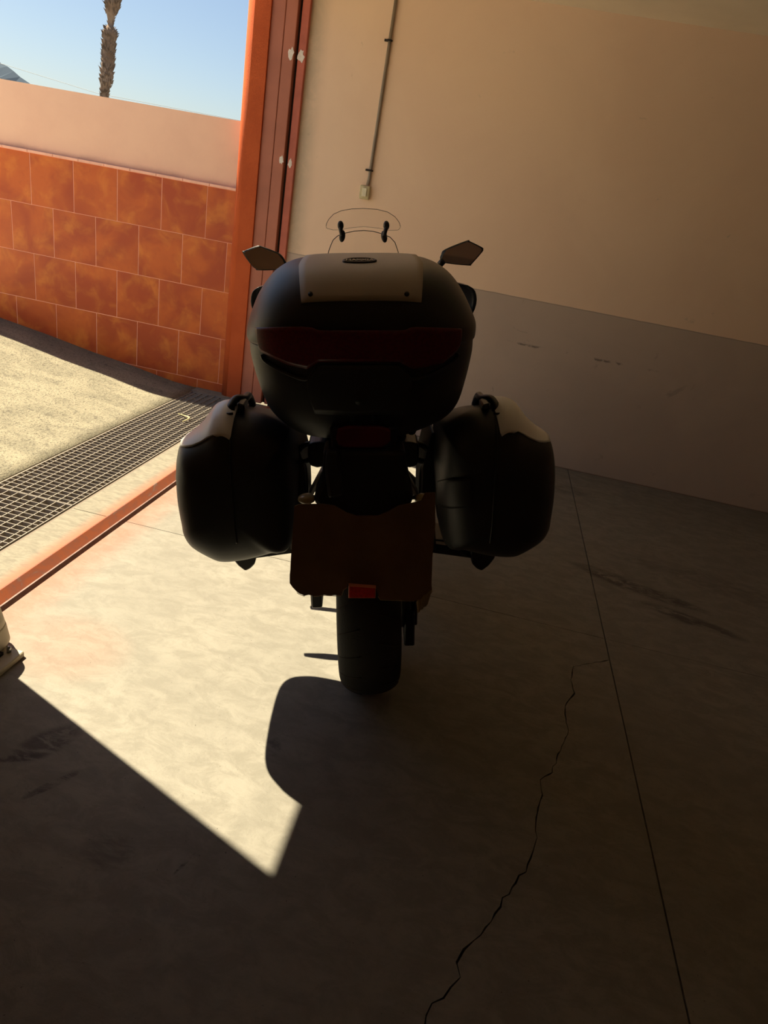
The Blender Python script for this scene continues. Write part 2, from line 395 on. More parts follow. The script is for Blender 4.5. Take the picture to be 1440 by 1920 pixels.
wb = box('wall_back', -1.60, XR, YB, YB + .2, -.05, CE + .02, mwall)
tag(wb, 'long beige painted wall with grey lower band behind the motorcycle', 'wall', 'structure')
tag(box('wall_right', XR, XR + .2, YN, YB + .2, -.05, CE + .02, mwall), 'beige and grey painted side wall far to the right', 'wall', 'structure')
tag(box('wall_near', -1.8, XR + .2, YN - .2, YN, -.05, CE + .02, mwall), 'beige and grey painted wall behind the viewer', 'wall', 'structure')
ce = box('ceiling', -1.8, XR + .2, YN - .2, YB + .2, CE, CE + .25, mceil)
tag(ce, 'plain light brown plaster ceiling above the beige wall', 'ceiling', 'structure')
# wall with the wide doorway (x -1.80 .. -1.56)
wl = box('wall_left', -1.80, XI, YN, 1.618, -.05, CE + .02, mwall)
tag(wl, 'doorway wall with orange stucco outer corner pillar', 'wall', 'structure')
box('lintel', -1.80, XI, 1.618, YB, 2.70, CE + .02, mwall, wl)
# orange pillar with rounded outer corner
prof = []
r = .06
for t in np.linspace(0, math.pi / 2, 12):
    prof.append((-1.972 + r - r * math.cos(t), 4.80 + r - r * math.sin(t)))
pts = [(-1.972, 5.1)] + prof + [(-1.805, 4.80), (-1.805, 5.1)]
pil = prism('corner_pillar', pts, -.1, 3.3, morange, wl, axis='z')
bv = pil.data
for p_ in bv.polygons:
    nn = p_.normal
    if abs(nn.z) < .5 and p_.index: p_.use_smooth = abs(nn.x) < .999 and abs(nn.y) < .999
tb = box('outer_return', -2.0, -1.93, 4.96, 5.1, 1.0, 3.3, mplaster, wl)
# steel door frame / guide channel: door_1
d1 = empty('door_1', (-1.68, 4.85, 0)); tag(d1, 'red brown painted steel sliding door post at the right side of the doorway', 'door frame', 'structure')
def W(o, root):      # keep world coordinates under an offset empty
    o.matrix_parent_inverse = Matrix.Translation(-Vector(root.location)); return o
W(box('post_face', -1.805, -1.716, 4.815, 5.1, 0, 3.0, msteel, d1, .003, 1), d1)
W(box('post_face', -1.714, -1.638, 4.818, 5.1, 0, 3.0, msteel, d1, .003, 1), d1)
W(box('guide_slot', -1.638, -1.598, 4.87, 5.1, 0, 2.9, mdark, d1), d1)
W(box('frame_strip', -1.617, -1.566, 4.838, 5.05, 0, 2.9, msteel2, d1, .003, 1), d1)
def fleck(cx, cz, s, y, seed):
    rr = random.Random(seed); n = 14
    pts = [(cx + s * .55 * (1 + .35 * rr.uniform(-1, 1)) * math.cos(t), cz + s * (1 + .35 * rr.uniform(-1, 1)) * math.sin(t)) for t in np.linspace(0, 2 * math.pi, n, endpoint=False)]
    return W(prism('filler_patch', pts, y - .002, y, mweld, d1, 'y'), d1)
fleck(-1.656, 2.305, .035, 4.818, 1); fleck(-1.596, 2.305, .036, 4.838, 2)
fleck(-1.653, 1.700, .025, 4.818, 3); fleck(-1.598, 1.692, .026, 4.838, 4)

# bottom rail of the door
rl = empty('trim_1', (-1.5, 3.2, 0)); tag(rl, 'long orange painted steel sliding door track set in the floor', 'door track', 'structure')
y0, y1 = 1.3, 4.82
def strip(name, sec, m):
    return W(prism(name, sec, y0, y1, m, rl, 'y'), rl)
W(prism('sloped_plate', [(-1.566, .002), (-1.560, .002), (-1.500, -.050), (-1.500, -.058), (-1.566, -.012)], y0, y1, mrail, rl, 'y'), rl)
W(prism('track_lip', [(-1.4955, .003), (-1.489, .003), (-1.489, -.06), (-1.4955, -.06)], y0, y1, mlip, rl, 'y'), rl)
W(box('track_bed', -1.57, -1.466, y0, y1, -.075, -.062, mdark, rl), rl)

# ------------------------------------------------------------------ outdoors
gx = [-2.185, -2.35, -2.56, -2.73, -3.08, -3.44, -3.9, -5.5, -8, -14]
gz = [0, .004, .034, .062, .103, .16, .22, .40, .6, .6]
def gh(x): return float(np.interp(-x, [-q for q in gx], gz))
xs = list(np.arange(-2.185, -4.5, -.1)) + [-4.55]
ys = list(np.arange(-3, 4.9, .5)) + [4.87]
V = [(x, y, gh(x)) for x in xs for y in ys]; ny = len(ys)
F = [(i * ny + j, (i + 1) * ny + j, (i + 1) * ny + j + 1, i * ny + j + 1) for i in range(len(xs) - 1) for j in range(ny - 1)]
V += [(v[0], v[1], -.5) for v in V[:]]; nn = len(xs) * ny
F += [(j, j + 1, nn + j + 1, nn + j) for j in range(ny - 1)]
og = pyd('driveway', V, F, mout, None, True); tag(og, 'rough sunlit concrete driveway sloping up beside the tiled wall', 'driveway', 'structure')
mbounce_yard = mat('pale_bounce_paving', (.70, .66, .58), rough=.85, var=.05, vscale=2)  # pale surface out of view, added to bounce more daylight into the room
tag(prism('added_bounce_yard', [(-4.55, gh(-4.55)), (-5.5, .40), (-8, .55), (-30, .55), (-30, -.5), (-4.55, -.5)], -25, 4.8, mbounce_yard, None, 'y'), 'unseen pale yard added beyond the driveway to bounce daylight indoors', 'paving', 'structure')
mbounce_wall = mat('white_bounce_render', (.85, .83, .78), rough=.8)  # white block out of view, added to reflect daylight through the doorway
tag(box('added_bounce_building', -14, -12.5, -25, 3.0, .4, 5.5, mbounce_wall), 'unseen white building block added across the yard to bounce daylight indoors', 'building', 'structure')
tag(box('ground_beyond', -700, 900, 5.3, 900, -3, -.2, mout), 'open ground beyond the boundary wall', 'ground', 'structure')
# apron between drain and door track
ap = box('apron_slab', -1.735, -1.564, 2.574, 4.80, -.06, 0, mstrip); ap2 = box('apron_slab', -1.735, -1.564, -3, 2.570, -.06, 0, mstrip)
tag(ap, 'narrow concrete strip between drain grate and door track, far piece', 'paving', 'structure', 'apron strip')
tag(ap2, 'narrow concrete strip between drain grate and door track, near piece', 'paving', 'structure', 'apron strip')
# drain
dr = box('drain_channel', -2.185, -1.735, -3, 4.76, -.5, -.16, mpit)
tag(dr, 'dark drain pit below the grating', 'drain', 'structure')
msd = mat('drain_edge', (.16, .13, .10), rough=.8)
box('drain_side', -1.752, -1.735, -3, 4.76, -.2, -.004, msd, dr); box('drain_side', -2.185, -2.172, -3, 4.76, -.2, -.004, msd, dr)
box('drain_head', -2.185, -1.735, 4.76, 4.87, -.3, .004, mstrip, dr)
gpitch_x, gpitch_y = .0495, .0375
def grate(y0, y1, label):
    e = empty('drain_grate', (-1.962, (y0 + y1) / 2, 0)); tag(e, label, 'drain grate', None, 'drain grates in the doorway')
    def rod(name, V, F):
        o = pyd(name, V, F, mgalv, e); return W(o, e)
    W(box('frame_bar', -2.168, -2.165, y0, y1, -.025, .003, mgalv, e), e)
    W(box('frame_bar', -1.758, -1.755, y0, y1, -.025, .003, mgalv, e), e)
    W(box('frame_bar', -2.165, -1.758, y0, y0 + .003, -.025, .003, mgalv, e), e)
    W(box('frame_bar', -2.165, -1.758, y1 - .003, y1, -.025, .003, mgalv, e), e)
    Vb, Fb = boxvf(-.0015, .0015, y0 + .005, y1 - .005, -.025, .002); me = bpy.data.meshes.new('bearing_bar'); me.from_pydata(Vb, [], Fb); me.materials.append(mgalv)
    x = -1.758 - .03
    while x > -2.16:
        o = bpy.data.objects.new('bearing_bar', me); COL.objects.link(o); o.parent = e; o.location = (x + 1.962, 0, 0); W(o, e)
        o.matrix_parent_inverse = Matrix.Translation(Vector((0, -(y0 + y1) / 2, 0))); x -= gpitch_x
    Vb, Fb = boxvf(-2.165, -1.758, -.0014, .0014, -.020, .002); me = bpy.data.meshes.new('cross_bar'); me.from_pydata(Vb, [], Fb); me.materials.append(mgalv)
    y = y0 + gpitch_y
    while y < y1 - .02:
        o = bpy.data.objects.new('cross_bar', me); COL.objects.link(o); o.parent = e; o.location = (0, y - (y0 + y1) / 2, 0)
        o.matrix_parent_inverse = Matrix.Translation(Vector((1.962, 0, 0))); y += gpitch_y
grate(2.597, 4.755, 'galvanised drain grate panel running up to the tiled wall')
grate(.44, 2.592, 'nearer galvanised drain grate panel at the left edge beside the motor housing')
# dry grass caught on the grate
tag(tube('dry_leaf', [(-1.995, 4.158, .008), (-1.905, 4.115, .016), (-1.885, 4.093, .014), (-1.897, 4.02, .007)], .005, mchip, None, 5, 14, rs=[.002, .006, .005, .002]), 'dry bent leaf lying on the sunlit far end of the drain grate', 'leaf')

# tiled boundary wall
tw = box('wall_outside', -9.0, -1.98, 4.874, 5.02, -.3, 1.462, mgrout)
tag(tw, 'low outdoor wall clad in glossy terracotta tiles with pink plaster above', 'wall', 'structure')
me_full = None
TP = .3437; rows = [(.0705, .4155, -2.018), (.4185, .7625, -2.190), (.7655, 1.1095, -2.018), (1.1125, 1.4555, -2.190)]
def tile(x0, x1, z0, z1, share=True):
    global me_full
    key = abs((x1 - x0) - (TP - .004)) < 1e-4 and abs(z1 - z0 - .344) < .003
    if key and me_full is None:
        V_, F_ = boxvf(-(TP - .005) / 2, (TP - .005) / 2, -.0018, .006, -.1715, .1715)
        me_full = bpy.data.meshes.new('tile'); me_full.from_pydata(V_, [], F_)
        bm = bmesh.new(); bm.from_mesh(me_full); bmesh.ops.bevel(bm, geom=[e for e in bm.edges if all(v.co.y < -.001 for v in e.verts)], offset=.0008, segments=1, affect='EDGES'); bm.to_mesh(me_full); bm.free()
        me_full.materials.append(mtile)
    if key:
        o = bpy.data.objects.new('tile', me_full); COL.objects.link(o); o.parent = tw; o.location = ((x0 + x1) / 2, 4.874, (z0 + z1) / 2)
        o.location.y += random.uniform(-.0004, .0004)
    else:
        box('tile', x0, x1, 4.8722, 4.880, z0, z1, mtile, tw)
for z0, z1, xj in rows:
    box('tile', xj + .002, -1.9745, 4.8722, 4.880, z0, z1, mtile, tw)
    x = xj
    while x > -8.6:
        tile(x - TP + .002, x - .002, z0, z1); x -= TP
x = -2.19; box('tile', x + .002, -1.9745, 4.8722, 4.880, -.02, .0675, mtile, tw)
while x > -4.2:
    box('tile', x - TP + .002, x - .002, 4.8722, 4.880, -.1, .0675, mtile, tw); x -= TP
x = -1.975
while x > -8.8:
    L_ = .2; box('coping_tile', x - L_ + .0015, x, 4.862, 4.93, 1.459, 1.476, mcoping, tw, .002, 1); x -= L_
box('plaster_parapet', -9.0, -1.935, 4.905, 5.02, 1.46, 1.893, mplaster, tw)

# power line, hill, palm tree
tag(tube('power_line', [(-60, 30, 6.1), (-22.939, 30, 4.455), (-18.622, 30, 3.995), (30, 30, 3.4)], .008, mwire, None, 5), 'thin overhead power line crossing behind the palm', 'cable')
V = []; F = []
hx = np.linspace(-900, -380, 90); hz_pts = ([-900, -700, -600, -540, -500, -470, -462.7, -452.9, -443.2, -432.4, -415, -380], [30, 95, 125, 105, 90, 68, 61.8, 58.6, 53, 48.5, 36, 0])
rm = random.Random(5)
for d in range(8):
    for x in hx:
        z = np.interp(x, *hz_pts)
        f = 1 - d / 7.0
        V.append((x + d * 6 * rm.uniform(-.3, .3), 600 - d * 28 + rm.uniform(-4, 4) * (d > 0), -3 + (z + 3) * f ** 1.25 + (rm.uniform(-1.5, 1.5) if 0 < d < 7 else rm.uniform(-.6, .6))))
nx = len(hx)
for d in range(7):
    for i in range(nx - 1): F.append((d * nx + i, d * nx + i + 1, (d + 1) * nx + i + 1, (d + 1) * nx + i))
for i, x in enumerate(hx): V.append((x, 640, -3))
for i in range(nx - 1): F.append((i, i + 1, 8 * nx + i + 1, 8 * nx + i))
hill = pyd('mountain', V, F, mmount); tag(hill, 'hazy blue grey mountain slope at the far left over the wall', 'mountain', 'structure')

pt = empty('palm_tree', (-13.6, 22, 0)); tag(pt, 'tall shaggy palm trunk standing beyond the boundary wall', 'palm tree')
path = [(-13.6, 0, .19), (-13.5, 2.0, .19), (-13.43, 3.25, .13), (-13.41, 3.5, .16), (-13.37, 3.7, .21), (-13.32, 4.1, .22), (-13.29, 4.4, .22), (-13.26, 4.75, .23), (-13.245, 4.95, .25), (-13.235, 5.05, .20), (-13.225, 5.16, .10), (-13.215, 5.33, .12), (-13.20, 5.5, .19), (-13.17, 5.65, .24), (-13.13, 5.8, .25), (-13.0, 6.6, .24), (-12.9, 7.6, .22)]
PA = cat(path, 80); R = []
rp = random.Random(11)
for a in PA:
    R.append([(a[0] + a[2] * .8 * math.cos(t), 22 + a[2] * .8 * math.sin(t), a[1]) for t in np.linspace(0, 2 * math.pi, 14, endpoint=False)])
W(rings('trunk', R, mtrunk, pt), pt)
parts = []
for k_ in range(1500):
    u = rp.random(); z = 2.2 + u * 5.3
    cx = np.interp(z, PA[:, 1], PA[:, 0]); rr = np.interp(z, PA[:, 1], PA[:, 2])
    if 5.10 < z < 5.45 and rp.random() < .9: continue
    a = rp.uniform(0, 2 * math.pi); ca, sa = math.cos(a), math.sin(a)
    L_ = rp.uniform(.05, .12) * (1.5 if rp.random() < .06 else 1); w_ = rp.uniform(.014, .03)
    b0 = np.array([cx + rr * .72 * ca, 22 + rr * .72 * sa, z]); tip = b0 + np.array([ca * L_ * .75, sa * L_ * .75, L_ * rp.uniform(.1, 1.0)])
    tn = np.array([-sa, ca, 0]) * w_
    parts.append(([b0 - tn, b0 + tn, b0 + np.array([ca * .02, sa * .02, -.05]), tip], [(0, 1, 3), (1, 2, 3), (2, 0, 3), (0, 2, 1)]))
bt = join('leaf_boots', parts, mtrunk2, pt); W(bt, pt); bt['kind'] = 'stuff'
parts = []
for k_ in range(26):
    a = k_ / 26 * 2 * math.pi * 3.2; el = rp.uniform(-.3, 1.2); L_ = rp.uniform(1.3, 1.8); dirv = np.array([math.cos(a) * math.cos(el), math.sin(a) * math.cos(el), math.sin(el)])
    sd = np.array([-math.sin(a), math.cos(a), 0])
    prev_ = None
    for s_ in range(9):
        t = s_ / 8; p = np.array([-12.9, 22, 7.5]) + dirv * L_ * t + np.array([0, 0, -.9 * t * t]); w_ = .22 * math.sin(math.pi * min(1, .12 + .88 * t)) + .01
        if prev_ is not None: parts.append(([prev_[0] - sd * prev_[1], prev_[0], prev_[0] + sd * prev_[1], p + sd * w_, p + np.array([0, 0, .03]), p - sd * w_], [(0, 1, 4, 5), (1, 2, 3, 4)]))
        prev_ = (p, w_)
fr = join('fronds', parts, mfrond, pt); W(fr, pt); fr['kind'] = 'stuff'

# ------------------------------------------------------------------ wall fittings
cdt = empty('wall_conduit', (-1.045, YB, 1.65)); tag(cdt, 'thin brown conduit pipe running down the beige wall to the switch', 'conduit')
W(tube('pipe', [(-1.052, YB - .014, 1.645), (-1.047, YB - .014, 1.68), (-1.045, YB - .012, 2.0), (-1.040, YB - .012, CE)], .0105, mpvc, cdt, 8), cdt)
for z, x in ((2.467, -1.043), (1.735, -1.047)):
    o = W(tube('pipe_clip', [(x + .014 * math.cos(t), YB - .012 - .014 * math.sin(t), z) for t in np.linspace(0, math.pi, 9)], .006, mdark, cdt, 6), cdt)
    box_ = W(box('clip_tab', x - .034, x - .010, YB - .012, YB, z - .006, z + .006, mdark, cdt), cdt)
sw = empty('light_switch', (-1.062, YB, 1.60)); tag(sw, 'small yellowed surface mounted switch box at the foot of the conduit', 'switch')
W(box('switch_box', -1.096, -1.028, YB - .034, YB, 1.556, 1.640, mswitch, sw, .006, 2), sw)
W(box('rocker', -1.078, -1.046, YB - .041, YB - .033, 1.572, 1.626, mswitch2, sw, .003, 1), sw)
# gate motor housing
gm = empty('gate_motor', (-1.42, 1.45, 0)); tag(gm, 'beige rounded housing on a metal base plate at the left edge of the doorway', 'gate motor')
W(box('base_plate', -1.55, -1.247, 1.18, 1.570, .0, .022, mbeige, gm, .003, 1), gm)
W(box('plate_feet', -1.53, -1.29, 1.22, 1.53, .022, .032, mdark, gm), gm)
def hous(name, z0, z1, gr, m, extra=0):
    secs = []
    for i, z in enumerate(np.linspace(z0, z1, 8)):
        secs.append((z, -1.43 + 0, .118 + gr - extra * (z - z0), 1.20 - gr, 1.615 + gr - .1 * z))
    R = [superring(a[1], a[2], a[3], a[4], a[0], 5, 48) for a in secs]
    return W(rings(name, R, m, gm), gm)
hous('lower_skirt', .030, .098, .012, mbeige, .12); hous('seam', .098, .101, .004, mdark); hous('upper_cover', .101, .245, .007, mbeige, .22)
W(tube('bolt', [(-1.285, 1.548, .02), (-1.285, 1.548, .045)], .007, mmetal, gm, 8), gm)

# ================================================================== MOTORCYCLE (own frame: x right, y forward, z up, origin at rear tyre contact, leaning on its side stand)
def pray(px, py):
    d = W2C.T @ np.array([(px - 720) / FPX, (py - 960) / FPX, 1.0]); return d
_n = np.cross(pray(694, 1300), pray(681, 450)); _n /= np.linalg.norm(_n)
if _n[0] < 0: _n = -_n
_h = np.cross([0, 0, 1], _n); _h /= np.linalg.norm(_h); _u = np.cross(_n, _h)
BM = np.array([_n, _h, _u]); BT = np.array([-0.15650, 1.93546, 0.0]); BC = BM @ (CAM - BT)
bike = empty('motorcycle')
bike.matrix_world = Matrix(((_n[0], _h[0], _u[0], BT[0]), (_n[1], _h[1], _u[1], BT[1]), (_n[2], _h[2], _u[2], BT[2]), (0, 0, 0, 1)))
tag(bike, 'black touring motorcycle with top case and two panniers leaning on its side stand', 'motorcycle')
def L(px, py, Y):
    """point of the photograph at depth Y of the bike frame -> bike x,z"""
    d = BM @ pray(px, py); P = BC + d * ((Y - BC[1]) / d[1]); return (P[0], P[2])
def LP(pts, Y): return [L(a, b, Y) for a, b in pts]
def mir(pts): return [(-a, b) for a, b in pts][::-1]
def bvh(o): return BVHTree.FromPolygons([v.co.copy() for v in o.data.vertices], [tuple(p.vertices) for p in o.data.polygons])
def grid_patch(name, H, m, parent, off=.003, sink=.003):
    """H: rows of (hit, normal) -> thin shell lying on a surface"""
    nr, nc = len(H), len(H[0]); V = []; F = []
    for r_ in H:
        for p, n_ in r_: V.append(Vector(p) + Vector(n_) * off)
    for i in range(nr - 1):
        for j in range(nc - 1): F.append((i * nc + j, i * nc + j + 1, (i + 1) * nc + j + 1, (i + 1) * nc + j))
    edge = [(0, j) for j in range(nc)] + [(i, nc - 1) for i in range(1, nr)] + [(nr - 1, j) for j in range(nc - 2, -1, -1)] + [(i, 0) for i in range(nr - 2, 0, -1)]
    b = len(V)
    for i, j in edge: V.append(Vector(H[i][j][0]) - Vector(H[i][j][1]) * sink)
    for k in range(len(edge)):
        i, j = edge[k]; i2, j2 = edge[(k + 1) % len(edge)]
        F.append((i * nc + j, i2 * nc + j2, b + (k + 1) % len(edge), b + k))
    o = pyd(name, V, F, m, parent, True)
    return o
def px_patch(name, top, bot, tree, m, parent, nc=40, nr=14, off=.003, flip=False, Yg=-.25, smooth=0):
    """patch on a surface whose upper and lower borders are read as pixel lines; rays run from the viewpoint to the surface"""
    t = np.array(top, float); b = np.array(bot, float)
    xs_ = np.linspace(max(t[0, 0], b[0, 0]), min(t[-1, 0], b[-1, 0]), nc)
    o_ = Vector(BC); H = []
    for i in range(nr):
        row = []
        for x in xs_:
            yt = np.interp(x, t[:, 0], t[:, 1]); yb = np.interp(x, b[:, 0], b[:, 1]); y = yt + (yb - yt) * i / (nr - 1)
            xx = 2 * 681.5 - x if flip else x
            d = Vector(BM @ pray(xx, y)).normalized()
            h_, n_, _, _ = tree.ray_cast(o_, d)
            if h_ is None or n_.dot(d) > -.03:
                q = L(xx, y, Yg); h_, n_, _, _ = tree.find_nearest(Vector((q[0], Yg, q[1])))
            row.append((h_, n_))
        H.append(row)
    # smooth normals
    return grid_patch(name, H, m, parent, off)

# ---- top case
rowsT = [(800, 575, 770, -.30, .02), (791, 548, 795, -.335, .04), (770, 520, 838, -.36, .055), (745, 501, 859, -.375, .065),
         (700, 484, 873, -.39, .08), (655, 472, 883, -.40, .09), (628, 470, 885, -.405, .09)]
rowsL = [(626, 467, 888, -.405, .09), (618, 465, 889, -.415, .10), (600, 467, 889, -.42, .10), (575, 475, 880, -.42, .10), (545, 487, 866, -.408, .095),
         (520, 503, 850, -.388, .085), (503, 519, 832, -.36, .07), (493, 539, 812, -.32, .05), (487.5, 565, 790, -.26, .02), (485.5, 600, 755, -.20, -.03), (484.8, 650, 705, -.14, -.08)]
def secs(rows):
    out = []
    for py, a, b, ya, yb in rows:
        A, B = L(a, py, -.2), L(b, py, -.2); out.append(((A[1] + B[1]) / 2, (A[0] + B[0]) / 2, (B[0] - A[0]) / 2, ya, yb))
    return out
tc = loftz('top_case', secs(rowsT), mblk, bike, 3.0, 96, 50)
lid = loftz('lid', secs(rowsL), mblk, tc, 3.0, 96, 60)
TL, TB = bvh(lid), bvh(tc)
_sm = cat(secs(rowsT[:-1] + rowsL[2:]), 90)
_sr = [superring(a[1], max(a[2], .002), a[3], a[4], a[0], 3.0, 160) for a in _sm]; _V = [p for r_ in _sr for p in r_]
TT = BVHTree.FromPolygons([Vector(p) for p in _V], [(i * 160 + j, i * 160 + (j + 1) % 160, (i + 1) * 160 + (j + 1) % 160, (i + 1) * 160 + j) for i in range(89) for j in range(160)])
# grey plate over the lid
H = []; yc, zc = -.16, 1.20
for ph in np.linspace(math.radians(29), math.radians(150), 46):
    row = []
    wv = .5 + .5 * min(1, (ph - math.radians(29)) / .6)
    for x in np.linspace(-1, 1, 18):
        xx = -.006 + x * (.132 + .012 * min(1, (ph - .5) / .5))
        o_ = Vector((xx, yc - .7 * math.cos(ph), zc + .7 * math.sin(ph))); h_, n_, _, _ = TL.ray_cast(o_, Vector((0, math.cos(ph), -math.sin(ph))))
        if h_ is None: h_, n_, _, _ = TL.find_nearest(o_)
        row.append((h_, n_))
    H.append(row)
grid_patch('lid_plate', H, mlidplate, tc, .0035)
for x in (583, 762):
    d = Vector(BM @ pray(x, 553)).normalized(); h_, n_, _, _ = TL.ray_cast(Vector(BC), d)
    tube('plate_screw', [h_ - n_ * .002, h_ + n_ * .006], .0055, mblk2, tc, 12)
# oval badge with lettering
d = Vector(BM @ pray(674.5, 494)).normalized(); h_, n_, _, _ = TL.ray_cast(Vector(BC), d)
n_ = (n_ + Vector((0, -.12, .0))).normalized(); ax = Vector((1, 0, 0)); ay = n_.cross(ax).normalized(); ax = ay.cross(n_).normalized()
cen = h_ + n_ * .0045
R = []
for s_, z_ in ((1.0, 0), (1.0, .003), (.95, .0045), (.88, .0045), (.86, .003), (.3, .003)):
    R.append([cen + ax * (.040 * s_ * math.cos(t)) + ay * (.0175 * s_ * math.sin(t)) + n_ * z_ for t in np.linspace(0, 2 * math.pi, 40, endpoint=False)])
rings('badge', R, mbadge, tc, True)
cu = bpy.data.curves.new('badge_lettering', 'FONT'); cu.body = 'MAXXIA'; cu.size = .0168; cu.extrude = .0006; cu.align_x = 'CENTER'; cu.align_y = 'CENTER'; cu.resolution_u = 2; cu.space_character = 1.05
to = bpy.data.objects.new('badge_lettering', cu); COL.objects.link(to)
me = bpy.data.meshes.new_from_object(to); bpy.data.objects.remove(to)
to = link('badge_lettering', me, mletter, tc)
p_ = cen + n_ * .0038
to.matrix_local = Matrix(((ax[0], ay[0], n_[0], p_[0]), (ax[1], ay[1], n_[1], p_[1]), (ax[2], ay[2], n_[2], p_[2]), (0, 0, 0, 1)))
# red reflector band across lid and base
top = [(483, 614), (566, 612.5), (584, 614), (598, 619.5), (757, 619.5), (771, 614), (784, 613), (862, 616)]
bot = [(483, 622), (487, 640), (491, 656), (515, 669), (541, 681), (560, 686), (577, 689.5), (590, 682), (598, 676), (748, 676), (760, 683), (773, 689.5), (800, 685), (828, 678), (850, 660), (858, 648), (862, 628)]
px_patch('reflector', top, bot, TT, mred, tc, 110, 10, .0075)
# raised latch tongue below the reflector and its shell edge line
px_patch('latch_panel', [(577, 712), (600, 683), (748, 683), (771, 712)], [(577, 722), (582, 745), (592, 772), (660, 776), (757, 772), (767, 745), (771, 722)], TT, mblk, tc, 40, 10, .010)
o_ = Vector(BC)
def surf_line(name, pxs, tree, r_, m, parent, off=.001, ctrl=24):
    P = []
    for a in cat(pxs, ctrl):
        d = Vector(BM @ pray(a[0], a[1])).normalized(); h_, n_, _, _ = tree.ray_cast(o_, d)
        if h_ is not None: P.append(h_ + n_ * off)
    return tube(name, P, r_, m, parent, 8)
surf_line('shell_edge', [(492, 664), (498, 676), (520, 690), (545, 702), (567, 710), (579, 708), (590, 694), (600, 681), (640, 679), (700, 679), (744, 682), (757, 694), (768, 708), (780, 710), (805, 702), (830, 690), (852, 674), (858, 662)], TT, .0045, mblk2, tc, .002, 60)
surf_line('rib', [(659, 752), (660, 770), (660, 788)], TT, .0045, mblk, tc, .002)
surf_line('rib', [(700, 752), (699, 770), (699, 788)], TT, .0045, mblk, tc, .002)
d = Vector(BM @ pray(675, 747)).normalized(); h_, n_, _, _ = TT.ray_cast(o_, d)
tube('lock', [h_, h_ + n_ * .014], .012, mframe, tc, 20)
